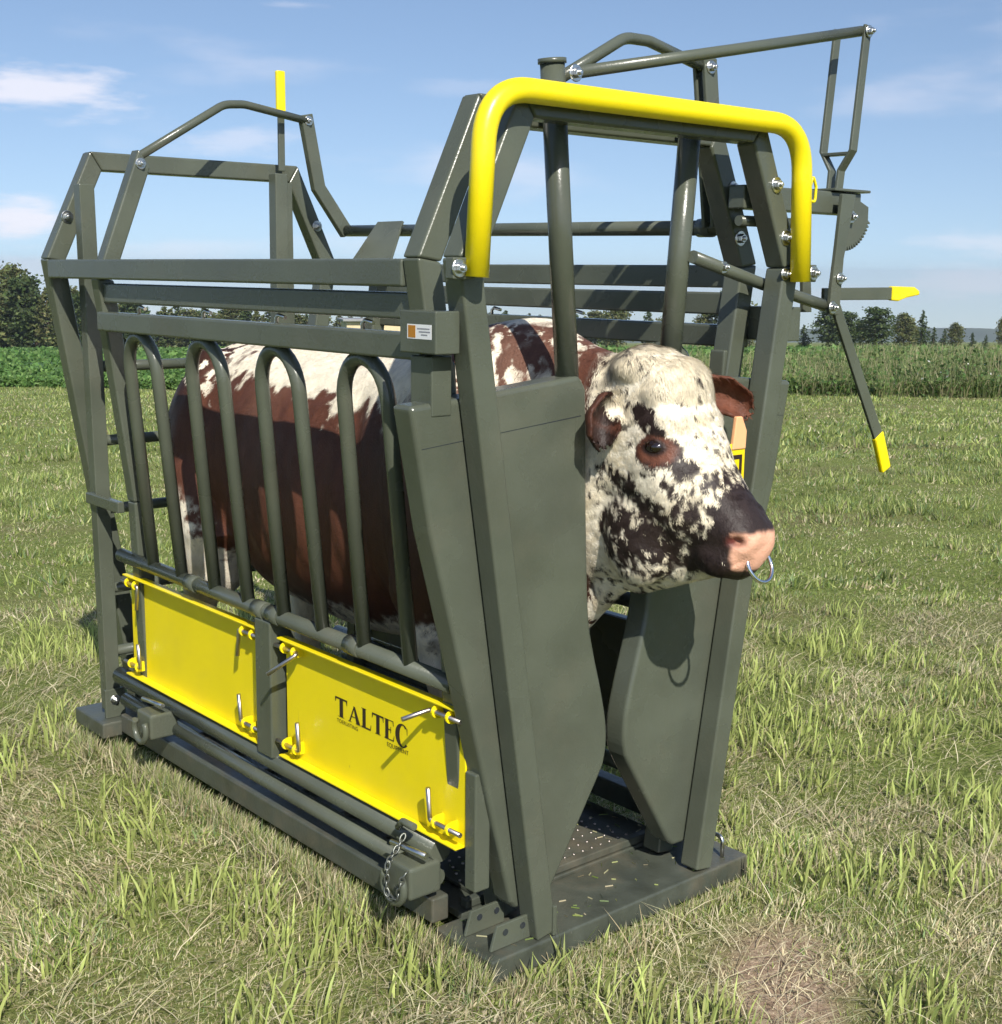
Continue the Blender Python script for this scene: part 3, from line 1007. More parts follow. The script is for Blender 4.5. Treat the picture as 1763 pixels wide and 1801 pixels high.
def build_bull():
    bm = bmesh.new()
    body = [((-.02, 1.43), (.0, .93), .085, 'body', 0), ((.10, 1.475), (.12, .885), .108, 'body', 0), ((.17, 1.49), (.19, .83), .118, 'body', 0),
            ((.27, 1.515), (.27, .76), .19, 'body', 0), ((.40, 1.555), (.38, .68), .265, 'body', 0),
            ((.55, 1.53), (.52, .63), .315, 'body', 0), ((.78, 1.462), (.78, .60), .345, 'body', 0), ((1.1, 1.432), (1.1, .585), .368, 'body', 0),
            ((1.4, 1.438), (1.4, .61), .365, 'body', 0), ((1.62, 1.448), (1.62, .67), .345, 'body', 0), ((1.80, 1.445), (1.80, .76), .305, 'body', 0),
            ((1.93, 1.40), (1.93, .84), .245, 'body', 0), ((2.01, 1.31), (2.00, .92), .17, 'body', 0), ((2.045, 1.20), (2.04, 1.02), .07, 'body', 0)]
    loft(bm, body, 44)
    for s in (-1, 1):
        ellipsoid(bm, (s * .235, .50, 1.06), (.11, .20, .36))            # shoulder and thigh masses
        ellipsoid(bm, (s * .245, 1.76, 1.02), (.125, .225, .34))
        ellipsoid(bm, (s * .20, 1.80, 1.33), (.08, .12, .09))
        sweep_bm(bm, [(s * .225, 1.74, 1.02), (s * .245, 1.66, .82), (s * .235, 1.76, .66), (s * .215, 1.895, .54), (s * .21, 1.89, .42), (s * .205, 1.86, .24), (s * .205, 1.83, .19), (s * .205, 1.79, .125)],
                 [.16, .15, .105, .064, .05, .043, .05, .056], 18)
        sweep_bm(bm, [(s * .21, .50, 1.0), (s * .215, .54, .82), (s * .205, .50, .66), (s * .195, .47, .45), (s * .19, .475, .36), (s * .19, .49, .23), (s * .19, .475, .18), (s * .19, .445, .125)],
                 [.14, .125, .088, .058, .05, .042, .05, .055], 18)
    sweep_bm(bm, [(0, .06, .93), (0, .2, .80), (0, .36, .68), (0, .5, .62)], [.035, .05, .06, .06], 14)     # dewlap
    n0 = len(bm.verts)
    head = [((.14, 1.445), (.13, .91), .095, 'head', 0), ((.08, 1.485), (.08, .895), .108, 'head', 0), ((.025, 1.506), (.035, .885), .115, 'head', 0),
            ((-.025, 1.500), (-.01, .890), .124, 'head', 0), ((-.080, 1.464), (-.05, .905), .138, 'head', 0), ((-.135, 1.402), (-.10, .922), .141, 'head', 0),
            ((-.172, 1.322), (-.145, .940), .130, 'head', 0), ((-.200, 1.270), (-.180, .955), .110, 'head', 0), ((-.226, 1.230), (-.212, .962), .096, 'head', 0),
            ((-.254, 1.194), (-.240, .968), .090, 'head', 0), ((-.282, 1.162), (-.268, .974), .089, 'head', 0), ((-.308, 1.134), (-.294, .984), .086, 'head', 0),
            ((-.328, 1.108), (-.317, 1.003), .075, 'head', 0), ((-.340, 1.082), (-.333, 1.030), .050, 'head', 0)]
    loft(bm, head, 40)
    ellipsoid(bm, (0, .005, 1.452), (.110, .085, .052))                  # poll, forehead
    ellipsoid(bm, (0.005, -.078, 1.385), (.122, .070, .10))
    for s in (-1, 1):
        ellipsoid(bm, (s * .086, -.100, 1.322), (.044, .055, .05))
        ellipsoid(bm, (s * .072, -.03, 1.06), (.055, .10, .140))
        ellipsoid(bm, (s * .072, -.10, 1.15), (.040, .09, .10))
        ellipsoid(bm, (s * .046, -.285, 1.078), (.040, .046, .040))
        ellipsoid(bm, (s * .054, -.245, 1.022), (.036, .065, .045))
    ellipsoid(bm, (0, -.255, .995), (.055, .055, .030))
    bm.verts.ensure_lookup_table()
    for v in bm.verts[n0:]:
        v.co = Vector(hx(v.co))
    soft = remesh(bm, .0075, 26)
    bm = bmesh.new()
    bm.from_mesh(soft)
    bpy.data.meshes.remove(soft)
    n0 = len(bm.verts)
    for s in (-1, 1):
        c = Vector((.117 * s if s < 0 else .108, -.100, 1.276))                             # eyelids
        ax = Vector((s * .12, -.72, -.55)).normalized()                  # along the slit
        upv = Vector((s * .1, -.55, .80)).normalized()
        lat = ax.cross(upv).normalized()
        Rm = Matrix((ax, upv, lat)).transposed()
        ellipsoid(bm, c + upv * .0165, (.030, .0100, .0120), Rm, 2)
        ellipsoid(bm, c - upv * .0170, (.027, .0085, .0095), Rm, 2)
        ellipsoid(bm, c + ax * .030, (.010, .011, .009), Rm, 2)
        if s < 0:                                                        # ears: hanging cupped funnels
            path = EAR_N
            fr0 = Vector((-.40, -1, .10))
        else:
            path = EAR_F
            fr0 = Vector((-.45, -1, -.1))
        W = [.024, .042, .050, .040, .012]
        P = [Vector(p) for p in path]
        rings = []
        for i in range(len(P)):
            d = (P[min(i + 1, len(P) - 1)] - P[max(i - 1, 0)]).normalized()
            fr = (fr0 - d * fr0.dot(d)).normalized()
            sd = d.cross(fr)
            ring = []
            m = 13
            for shell in (0, 1):
                rr = W[i] * (1 if shell == 0 else .78)
                for k in (range(m) if shell == 0 else range(m - 1, -1, -1)):
                    a = math.radians(-105 + 210 * k / (m - 1))
                    ring.append(bm.verts.new(P[i] - fr * rr * math.cos(a) * .9 + sd * rr * math.sin(a)))
            rings.append(ring)
        nn = len(rings[0])
        for a_, b_ in zip(rings[:-1], rings[1:]):
            for k in range(nn):
                bm.faces.new((a_[k], a_[(k + 1) % nn], b_[(k + 1) % nn], b_[k]))
        bm.faces.new(rings[0][::-1])
        bm.faces.new(rings[-1])
    bm.verts.ensure_lookup_table()
    for v in bm.verts[n0:]:
        v.co = Vector(hx(v.co))
    out = remesh(bm, .0056, 3)
    out.name = 'bull'
    return out


bull_me = build_bull()
nv = len(bull_me.vertices)
co = np.zeros(nv * 3)
bull_me.vertices.foreach_get('co', co)
co = co.reshape(-1, 3)
no = np.zeros(nv * 3)
bull_me.vertices.foreach_get('normal', no)
no = no.reshape(-1, 3)


def hpt(*p):
    return np.array(hx(p))


def hpc(x, y, z):
    """coat marks: muzzle drawn in as the head is built"""
    return np.array(hx((x, y if y > -.09 else -.09 + (y + .09) * .80, z)))


NOSTRIL = []
# nostrils, mouth line, skin folds pressed into the head
for s in (-1, 1):
    c = co[np.argmin(((co - hpt(s * .070, -.306, 1.070)) ** 2).sum(1))]
    NOSTRIL.append(c.copy())
    d2 = ((co - c) ** 2 / np.array([.021, .018, .013]) ** 2).sum(1)
    co = co - no * (np.exp(-d2) * .028)[:, None] * (no[:, 1:2] < .3)
    for k in range(9):
        t = k / 8
        c = hpt(s * (.085 - .02 * (1 - t)), -.315 + .13 * t, 1.020 - .014 * t)
        d2 = ((co - c) ** 2).sum(1) / .007 ** 2
        co = co - no * (np.exp(-d2) * .004)[:, None]
body_y, body_z = co[:, 1], co[:, 2]
def crease(y0, slope, wid, z0, z1, depth):
    t = (body_y - y0 - slope * (body_z - 1.0)) / wid
    return depth * np.exp(-t * t) * sstep(z0, z0 + .12, body_z) * sstep(z1, z1 - .12, body_z)
cr = crease(.76, .22, .055, .60, 1.38, .020) + crease(1.50, -.25, .07, .62, 1.25, .028) + crease(.30, .5, .04, .8, 1.45, .012)
for k in range(6):
    cr = cr + crease(.88 + k * .095, .10, .028, .75, 1.28, .0045)
cr = cr - crease(1.72, -.12, .10, .85, 1.40, .014) - crease(.55, .12, .08, .75, 1.35, .012)
co = co - no * (cr * sstep(.20, .30, body_y) * sstep(1.98, 1.85, body_y))[:, None]
inhead = sstep(.16, .05, co[:, 1])
co = co + no * (((fbm(co, 22, 5) - .5) * .010) * inhead)[:, None]
co = co + no * (((fbm(co * np.array([1, 1, .35]), 5, 9) - .5) * .026) * (1 - inhead))[:, None]
bull_me.vertices.foreach_set('co', co.ravel())
bull_me.update()
bull_me.vertices.foreach_get('normal', (tmpn := np.zeros(nv * 3)))
no = tmpn.reshape(-1, 3)

WHITE = np.array([.82, .745, .60])
DARK = np.array([.025, .0155, .0135])
BROWN = np.array([.090, .033, .019])
PINK = np.array([.74, .40, .27])
RUST = np.array([.125, .045, .026])


def coat(P, amp=2.3):
    """returns dark share 0..1, dark colour, pink share for coat points"""
    n = len(P)
    hmask = sstep(.14, .08, P[:, 1])
    streak = fbm(P * np.array([1, 1, .3]), 38, 21)
    big = fbm(P, 6.5, 31)
    # ---- body
    zb = 1.325 + .03 * np.sin(P[:, 1] * 5) + (big - .5) * .16 + (streak - .5) * .11
    white_top = sstep(-.012, .012, P[:, 2] - zb)
    hip = sstep(1.55, 1.72, P[:, 1])
    hipmix = (streak > .50 + (1.40 - P[:, 2]) * 1.1).astype(float)
    white_top = white_top * (1 - hip) + hip * hipmix * (P[:, 2] > 1.24)
    # crest of the shoulder: brown with a few white streaks
    crest = sstep(.62, .50, P[:, 1])
    crw = sstep(.02, .05, streak - .53) * sstep(.3, .5, fbm(P, 9, 77)) 
    white_top = white_top * (1 - crest) + crest * np.maximum(crw * (P[:, 2] > 1.28), sstep(1.535, 1.55, P[:, 2]))
    spot = fbm(P, 48, 41)
    yb_ = 1.55 + (P[:, 2] - .65) * .42
    rear = sstep(-.03, .03, P[:, 1] - yb_ + (spot - .5) * .16) * sstep(1.0, .93, P[:, 2] + (spot - .5) * .14)
    belly = sstep(.70, .64, P[:, 2] + (spot - .5) * .10 + (big - .5) * .22)
    front = sstep(.62, .5, P[:, 1]) * sstep(.74, .68, P[:, 2] + (spot - .5) * .1 + (big - .5) * .2)
    wb = np.clip(white_top + rear + belly * .9 + front, 0, 1)
    neck = sstep(.34, .24, P[:, 1]) * sstep(1.34, 1.28, P[:, 2])
    wb = np.clip(wb + neck * (streak < .62), 0, 1)
    dark_b = 1 - wb
    # ---- head
    def blob(c, r, pw=1.0):
        d = np.sqrt((((P - c) / r) ** 2).sum(1))
        return pw * sstep(1.15, .75, d)
    D = np.zeros(n)
    for (c, r, w) in ((hpc(-.10, .04, 1.19), (.09, .05, .05), .50), (hpc(-.10, -.02, 1.17), (.09, .06, .06), .56), (hpc(-.10, -.09, 1.12), (.09, .06, .06), .66),
                      (hpc(-.10, .0, 1.06), (.09, .08, .08), .70), (hpc(-.10, -.10, 1.05), (.09, .08, .06), .72), (hpc(-.09, -.17, 1.10), (.08, .08, .06), .60),
                      (hpc(-.09, -.06, .98), (.09, .08, .045), .66), (hpc(-.08, -.23, 1.15), (.07, .06, .04), .52), (hpc(-.10, -.19, 1.20), (.08, .04, .05), .54),
                      (hpc(.0, -.20, 1.23), (.11, .045, .05), .50), (hpc(.0, -.25, 1.19), (.11, .045, .05), .60), (hpc(.02, -.30, 1.15), (.10, .05, .05), .70),
                      (hpc(-.10, -.195, 1.235), (.05, .025, .022), .75),
                      (hpc(.0, -.325, 1.125), (.13, .045, .045), .96), (hpc(-.07, -.26, 1.035), (.08, .055, .05), 1.0), (hpc(-.06, -.32, 1.00), (.09, .06, .035), 1.0),
                      (hpc(-.09, -.19, 1.00), (.08, .045, .03), .80), (hpc(0, -.35, 1.11), (.12, .04, .035), 1.0), (hpc(-.08, -.31, 1.08), (.06, .035, .045), 1.0),
                      (hpt(-.118, -.112, 1.266), (.06, .062, .042), .98), (hpt(-.12, -.10, 1.315), (.06, .034, .022), .85), (hpt(-.12, -.066, 1.345), (.06, .036, .026), .92),
                      (hpt(-.11, -.045, 1.368), (.06, .024, .020), .8),
                      (hpt(-.05, .01, 1.49), (.07, .06, .04), .34), (hpt(.10, -.02, 1.1), (.08, .2, .14), .6)):
        D = np.maximum(D, blob(c, np.array(r), w))
    dyh = P[:, 1] - .12
    xh = P[:, 0] * math.cos(HEAD_YAW) + dyh * math.sin(HEAD_YAW)
    yh = .12 - P[:, 0] * math.sin(HEAD_YAW) + dyh * math.cos(HEAD_YAW)
    sp = fbm(P, 62, 51, 2)
    D = np.maximum(D, sstep(-.235, -.268, yh + (sp - .5) * .03))
    sp2 = vnoise(P, 75, 61)
    chinw = sstep(.975, .94, P[:, 2]) * sstep(-.14, -.05, P[:, 1])
    D = D * (1 - .75 * chinw)
    lock = fbm(P * np.array([1, 1, .38]), 115, 53, 2)
    jag = (sp - .5) * 1.2 + (sp2 - .5) * .3 + (lock - .5) * amp
    dh = sstep(.33, .65, D + jag * np.where(D > .93, .10, np.where(D > .12, .62, 0)))
    speck = sstep(.70, .80, sp2) * sstep(.42, .58, vnoise(P, 14, 71)) * (D < .9)
    neckspk = sstep(.60, .68, sp2) * chinw
    dh = np.clip(np.maximum(dh, np.maximum(speck * .8, neckspk)), 0, 1)
    ear = ((np.abs(xh) > np.where(yh < -.03, np.where(xh > 0, .150, .30), .128)) & (yh < .08) & (yh > -.16) & (P[:, 2] > 1.20) & (P[:, 2] < 1.45)).astype(float)
    dh = np.maximum(dh, ear)
    dark = dark_b * (1 - hmask) + dh * hmask
    # colour of the dark hair
    Cc = DARK[None] * np.ones((n, 1))
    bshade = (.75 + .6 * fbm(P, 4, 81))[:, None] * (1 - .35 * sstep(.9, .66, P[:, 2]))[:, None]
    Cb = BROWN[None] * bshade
    dust = sstep(.50, .75, fbm(P * np.array([1, 1, .5]), 3.2, 87))[:, None] * .55
    Cb = Cb * (1 - dust) + np.array([.155, .082, .056])[None] * dust
    darkhip = sstep(1.65, 1.8, P[:, 1]) * sstep(1.2, 1.3, P[:, 2])
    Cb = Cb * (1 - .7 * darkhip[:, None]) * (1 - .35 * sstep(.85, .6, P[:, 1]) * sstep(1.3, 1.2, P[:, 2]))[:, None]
    eyeb = np.maximum(blob(hpt(-.118, -.108, 1.270), np.array((.05, .055, .036)), 1.0), ear)
    earv = ear[:, None] * np.where(xh < 0, 1., 0.)[:, None]
    Ch = Cc * (1 - eyeb[:, None]) + (RUST[None] * (1 - .45 * earv) * (.7 + .6 * sp[:, None])) * eyeb[:, None]
    rim = sstep(1.15, .8, np.sqrt((((P - hpt(-.118, -.101, 1.275)) / np.array([.03, .036, .023])) ** 2).sum(1)))[:, None]
    Ch = Ch * (1 - rim) + np.array([.018, .009, .007])[None] * rim
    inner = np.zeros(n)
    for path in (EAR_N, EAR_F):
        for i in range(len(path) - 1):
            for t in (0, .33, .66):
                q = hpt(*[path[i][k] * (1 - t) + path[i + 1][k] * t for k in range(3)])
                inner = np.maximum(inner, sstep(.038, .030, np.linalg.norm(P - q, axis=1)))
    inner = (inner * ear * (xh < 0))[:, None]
    Ch = Ch * (1 - inner) + np.array([.022, .010, .007])[None] * inner  # shade of the deep ear cup put into the coat colour, near ear only
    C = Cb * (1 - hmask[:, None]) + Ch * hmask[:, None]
    pink = sstep(-.286, -.296, yh + (sp - .5) * .012) * sstep(1.098, 1.084, P[:, 2] + (sp - .5) * .012) * sstep(.995, 1.005, P[:, 2])
    nost = sum(np.exp(-(((P - q + np.array([0, -.006, 0])) / np.array([.022, .019, .0115])) ** 2).sum(1)) for q in NOSTRIL)
    return dark, C, pink, np.clip(nost * 1.7, 0, 1), hmask


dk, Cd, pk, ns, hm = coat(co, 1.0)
wn_ = (WHITE[None] * (.90 + .2 * fbm(co, 30, 91))[:, None])
wn_ = wn_ * (1 - (.25 * sstep(.45, .7, fbm(co, 5, 95)) * hm)[:, None] * np.array([0, .12, .5])[None])
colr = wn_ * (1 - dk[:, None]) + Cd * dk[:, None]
colr = colr * (.72 + .56 * fbm(co * np.array([1, 1, .25]), 60, 97, 2))[:, None]
colr = colr * (1 - pk[:, None]) + PINK[None] * pk[:, None]
colr = colr * (1 - ns[:, None]) + np.array([.10, .02, .014])[None] * ns[:, None]
hoof = sstep(.15, .13, co[:, 2])
colr = colr * (1 - hoof[:, None]) + np.array([.04, .03, .025])[None] * hoof[:, None]
at = bull_me.attributes.new('col', 'FLOAT_COLOR', 'POINT')
at.data.foreach_set('color', np.concatenate([colr, np.ones((nv, 1))], 1).ravel())
bull_me.polygons.foreach_set('use_smooth', [True] * len(bull_me.polygons))
bull_me.materials.clear()
bull = link('bull', bull_me, HIDE)
tag(bull, 'brown and white roan bull standing in the crush with its head through the gate', 'bull')


def ribbons(name, roots, dirs, nrm, length, width, cols, mat, parent, curl=.0, seg=2, lift=.35):
    """thin hair ribbons: seg quads + tip"""
    n = len(roots)
    side = np.cross(dirs, nrm)
    side /= np.linalg.norm(side, axis=1, keepdims=True) + 1e-9
    V = []
    ph = RNG.uniform(0, 6.28, n)
    for k in range(seg + 1):
        t = k / (seg)
        off = dirs * (length * t)[:, None] + nrm * (length * lift * (t - .55 * t * t))[:, None]
        off = off + side * (curl * length * (np.sin(ph + 3.5 * t) - np.sin(ph)))[:, None]
        c = roots + off
        if k < seg:
            w = (width * (1 - .45 * t))[:, None]
            V += [c - side * w / 2, c + side * w / 2]
        else:
            V += [c]
    m = len(V)
    VV = np.stack(V, 1).reshape(-1, 3)
    base = np.arange(n)[:, None] * m
    loops, starts, totals = [], [], []
    F = []
    for k in range(seg - 1):
        F.append(np.concatenate([base + 2 * k, base + 2 * k + 1, base + 2 * k + 3, base + 2 * k + 2], 1))
    tri = np.concatenate([base + 2 * (seg - 1), base + 2 * (seg - 1) + 1, base + 2 * seg], 1)
    return VV, F, tri, np.repeat(cols, m, axis=0)


def mesh_arrays(name, VV, quads, tris, vcol, mat, parent=None, smooth=False):
    me = bpy.data.meshes.new(name)
    nq = sum(len(q) for q in quads)
    nt_ = len(tris) if tris is not None else 0
    li = [q.ravel() for q in quads] + ([tris.ravel()] if nt_ else [])
    li = np.concatenate(li).astype(np.int32)
    tot = np.concatenate([np.full(nq, 4), np.full(nt_, 3)]).astype(np.int32)
    st = np.concatenate([[0], np.cumsum(tot)[:-1]]).astype(np.int32)
    me.vertices.add(len(VV))
    me.vertices.foreach_set('co', VV.astype(np.float32).ravel())
    me.loops.add(len(li))
    me.loops.foreach_set('vertex_index', li)
    me.polygons.add(len(tot))
    me.polygons.foreach_set('loop_start', st)
    me.polygons.foreach_set('loop_total', tot)
    if smooth:
        me.polygons.foreach_set('use_smooth', np.ones(len(tot), dtype=bool))
    a = me.attributes.new('col', 'FLOAT_COLOR', 'POINT')
    a.data.foreach_set('color', np.concatenate([vcol, np.ones((len(vcol), 1))], 1).astype(np.float32).ravel())
    me.update(calc_edges=True)
    me.validate()
    return link(name, me, mat, parent)


def sample_surface(me, n, accept):
    bmx = me
    me.calc_loop_triangles()
    nt_ = len(me.loop_triangles)
    tri = np.zeros(nt_ * 3, dtype=np.int32)
    me.loop_triangles.foreach_get('vertices', tri)
    tri = tri.reshape(-1, 3)
    A, B, C_2 = co[tri[:, 0]], co[tri[:, 1]], co[tri[:, 2]]
    ar = np.linalg.norm(np.cross(B - A, C_2 - A), axis=1) / 2
    ar = ar * accept((A + B + C_2) / 3)
    idx = RNG.choice(nt_, n, p=ar / ar.sum())
    r1, r2_ = np.sqrt(RNG.random(n)), RNG.random(n)
    P = (1 - r1)[:, None] * A[idx] + (r1 * (1 - r2_))[:, None] * B[idx] + (r1 * r2_)[:, None] * C_2[idx]
    N = no[tri[idx, 0]]
    return P, N


def hair_on(name, n, accept, flow, lmin, lmax, wid, curl, lift, seg):
    P, N = sample_surface(bull_me, n, accept)
    d = flow(P, N) + RNG.normal(0, .20, (n, 3))
    d = d - N * (d * N).sum(1)[:, None]
    d /= np.linalg.norm(d, axis=1, keepdims=True) + 1e-9
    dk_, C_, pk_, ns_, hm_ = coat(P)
    keep = (pk_ < .3) & (ns_ < .3)
    roll = .5 + (fbm(P * np.array([1, 1, .35]), 120, 201, 2) - .5) * .9 * hm_ + RNG.uniform(-.30, .30, n)
    isd = roll < (dk_ * 1.04 - .02)
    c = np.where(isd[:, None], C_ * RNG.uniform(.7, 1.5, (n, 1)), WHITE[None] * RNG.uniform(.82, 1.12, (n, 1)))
    L = RNG.uniform(lmin, lmax, n) * (1 + 1.0 * hm_ * sstep(1.30, 1.38, P[:, 2]))
    lockn = fbm(P, 55, 211, 2)
    c = c * np.where(isd, 1.0, .62 + .72 * lockn)[:, None]
    c = np.where(isd[:, None], c, c * (1 - (.35 * vnoise(P, 9, 221))[:, None] * np.array([0, .15, .5])[None]))
    eyed = np.sqrt((((P - hpt(-.118, -.108, 1.272)) / np.array((.05, .046, .030))) ** 2).sum(1))
    keep &= eyed > .9
    VV, F, T_2, vc = ribbons(name, P[keep] - N[keep] * .0005, d[keep], N[keep], L[keep], np.full(keep.sum(), wid) * RNG.uniform(.7, 1.3, keep.sum()),
                             c[keep], HAIR, bull, curl, seg, lift)
    o = mesh_arrays(name, VV, F, T_2, vc, HAIR, bull)
    tag(o, kind='stuff')


hpole = np.array(hx((0, -.05, 1.42)))
def head_flow(P, N):
    f = np.tile(np.array([0., -.35, -1.0]), (len(P), 1))
    f[:, 0] += (P[:, 0]) * 4
    sw = fbm(P, 10, 101) - .5
    f[:, 1] += sw * 2.2
    f[:, 0] += (fbm(P, 10, 111) - .5) * 2.2
    return f
def body_flow(P, N):
    f = np.tile(np.array([0., .6, -.9]), (len(P), 1))
    f[:, 1] += (fbm(P, 5, 121) - .5) * 1.0
    return f
hair_on('coat_hair', 125000, lambda c: ((c[:, 1] < .13) & (c[:, 1] > -.285)).astype(float) * (1 - .92 * ((np.abs(c[:, 0] - .015) > .15) & (c[:, 2] > 1.2))), head_flow, .007, .014, .0011, .14, .14, 3)
hair_on('coat_hair', 100000, lambda c: ((c[:, 1] >= .13) & (c[:, 0] < .2)).astype(float) * np.where(c[:, 2] > 1.2, 2.0, .8), body_flow, .007, .016, .0013, .12, .18, 2)

for s in (-1, 1):
    bm = bmesh.new()
    bmesh.ops.create_uvsphere(bm, u_segments=20, v_segments=14, radius=1, matrix=Matrix.Translation(Vector(hx((s * .1165 if s < 0 else .104, -.100, 1.276)))) @ Matrix.Diagonal((.0205, .0275, .0185, 1)))
    from_bm('eye', bm, EYE, bull, True)

# nose ring and ear tag
rc = np.array(hx((0, -.318, 1.028)))
bm = bmesh.new()
sweep_bm(bm, [(rc[0] + .040 * math.cos(a), rc[1] - .006 + .018 * math.sin(a), rc[2] - .016 + .038 * math.sin(a)) for a in np.linspace(0, 2 * math.pi, 37)], .0046, 10, cap=False)
tag(from_bm('nose_ring', bm, CHROME, None, True), 'shiny steel ring hanging from the nose of the bull', 'nose ring')
et = empty('ear_tag', (.292, -.052, 1.285))
tag(et, 'yellow ear tag with pale orange button on the far ear of the bull', 'ear tag')
box('tag_plate', (-.040, -.004, -.200), (.024, .0, -.035), TAGY, et, .002)
prism('tag_button', [(-.030, -.008, -.050), (.022, -.008, -.050), (.024, -.008, -.004), (.004, -.008, .034), (-.018, -.008, .034)], (0, .012, 0), TAGO, et, .003)
for (x0, z0, x1, z1) in ((-.03, -.075, .012, -.064), (.002, -.115, .012, -.075), (-.03, -.116, -.02, -.075), (-.03, -.165, .012, -.154), (-.03, -.185, -.020, -.165), (.004, -.185, .013, -.165)):
    box('printed_mark', (x0, -.0052, z0), (x1, -.0042, z1), INK, et, .0)


# ------------------------------------------------------------------ grass
def view_pts(n, dmin, dmax, half, gamma=1.0):
    """points on the ground in a sector in front of the standing place, uniform per area when gamma = 1"""
    u = RNG.random(n)
    d = np.sqrt(dmin ** 2 + u ** gamma * (dmax ** 2 - dmin ** 2))
    a = YAW + RNG.uniform(-half, half, n)
    x = CAM_POS[0] + d * np.sin(a)
    y = CAM_POS[1] + d * np.cos(a)
    return x, y, d


def off_crush(x, y, pad=0.):
    a = (np.abs(x) < .475 + pad) & (y > -.02 - pad) & (y < .225)
    b = (np.abs(x) < .475 + pad) & (y > .2) & (y < 2.03)
    c = (np.abs(x) < .53 + pad) & (y > 2.0) & (y < 2.31 + pad)
    return ~(a | b | c)


G_GREEN = np.array([[.25, .31, .075], [.36, .42, .13], [.17, .24, .06], [.43, .46, .19], [.20, .28, .12]])
G_DRY = np.array([[.54, .47, .30], [.66, .59, .41], [.42, .35, .21], [.48, .46, .27]])


def dryness(x, y):
    P = np.stack([x, y], 1)
    f = fbm(P, .9, 131) * .6 + fbm(P, 3.1, 141) * .4
    xr, yr = (x - .12) * .8 + (y + .40) * .6, -(x - .12) * .6 + (y + .40) * .8
    bare = np.exp(-((xr / .30) ** 2 + (yr / .13) ** 2) * (.7 + .6 * fbm(P, 6, 133)))   # worn patch of earth and straw by the head gate
    z1 = np.exp(-(((x + .78) / .42) ** 2 + ((y - 1.75) / .7) ** 2))                    # dry thatch beside the near sill
    z2 = np.exp(-(((x - 3.2) / 1.2) ** 2 + ((y - 1.2) / .6) ** 2))
    return np.clip(sstep(.46, .60, f) * .9 + bare * 1.2 + z1 * .9 + z2 * .8, 0, 1), bare


def blades(name, x, y, h, w, lean, tone, seg, label_kind='stuff', dry=None):
    n = len(x)
    z = ground_z(x, y) - .006
    a = 9.0 * fbm(np.stack([x, y], 1), .7, 137) + RNG.normal(0, 1.5, n)
    face = RNG.uniform(0, 2 * np.pi, n)
    root = np.stack([x, y, z], 1)
    side = np.stack([np.cos(face), np.sin(face), np.zeros(n)], 1)
    ld = np.stack([np.cos(a), np.sin(a), np.zeros(n)], 1)
    V = []
    for k in range(seg + 1):
        t = k / seg
        c = root + ld * (h * lean * t ** 1.7)[:, None]
        c[:, 2] += h * np.sqrt(np.clip(1 - (lean * .8) ** 2, .03, 1)) * (t - .12 * lean * t * t)
        if k < seg:
            ww = (w * (1 - .3 * t))[:, None]
            V += [c - side * ww / 2, c + side * ww / 2]
        else:
            V += [c]
    m = len(V)
    VV = np.stack(V, 1).reshape(-1, 3)
    base = np.arange(n)[:, None] * m
    F = [np.concatenate([base + 2 * k, base + 2 * k + 1, base + 2 * k + 3, base + 2 * k + 2], 1) for k in range(seg - 1)]
    T3 = np.concatenate([base + 2 * (seg - 1), base + 2 * (seg - 1) + 1, base + 2 * seg], 1)
    vc = np.repeat(tone, m, axis=0).reshape(n, m, 3)
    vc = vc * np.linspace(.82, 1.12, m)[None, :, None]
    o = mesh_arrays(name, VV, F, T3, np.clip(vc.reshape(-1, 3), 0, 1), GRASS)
    return o


def grass_layer(name, label, n, dmin, dmax, half, hrange, wrange, seg, flat_share, gamma=1.0, dbase=.40, dmul=.50, lanemax=.95):
    x, y, d = view_pts(n, dmin, dmax, half, gamma)
    ok = off_crush(x, y)
    dr, bare = dryness(x, y)
    ok &= RNG.random(n) > bare * .72
    x, y, d, dr, bare = x[ok], y[ok], d[ok], dr[ok], bare[ok]
    n = len(x)
    P = np.stack([x, y], 1)
    isdry = RNG.random(n) < (dbase + dmul * dr)
    tone = np.where(isdry[:, None], G_DRY[RNG.integers(0, len(G_DRY), n)], G_GREEN[RNG.integers(0, len(G_GREEN), n)])
    tone = tone * RNG.uniform(.6, 1.3, (n, 1)) * (.62 + .76 * fbm(P, 1.7, 151))[:, None]
    cl = sstep(.5, .72, fbm(P, 5.0, 161, 2))
    h = RNG.uniform(*hrange, n) * (.55 + 1.1 * cl * (1 - dr * .7)) * np.where(isdry, .8, 1.0) * (1 - .35 * dr)
    w = RNG.uniform(*wrange, n) * (.8 + .7 * cl)
    lean = RNG.uniform(.05, lanemax, n)
    flat = (RNG.random(n) < flat_share * (.25 + 1.2 * dr))
    lean = np.where(flat, RNG.uniform(.95, 1.2, n), lean)
    h = np.where(flat, h * 1.3, h)
    w = np.where(flat, w * .7, w)
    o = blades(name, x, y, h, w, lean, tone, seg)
    return tag(o, label, 'grass', kind='stuff')


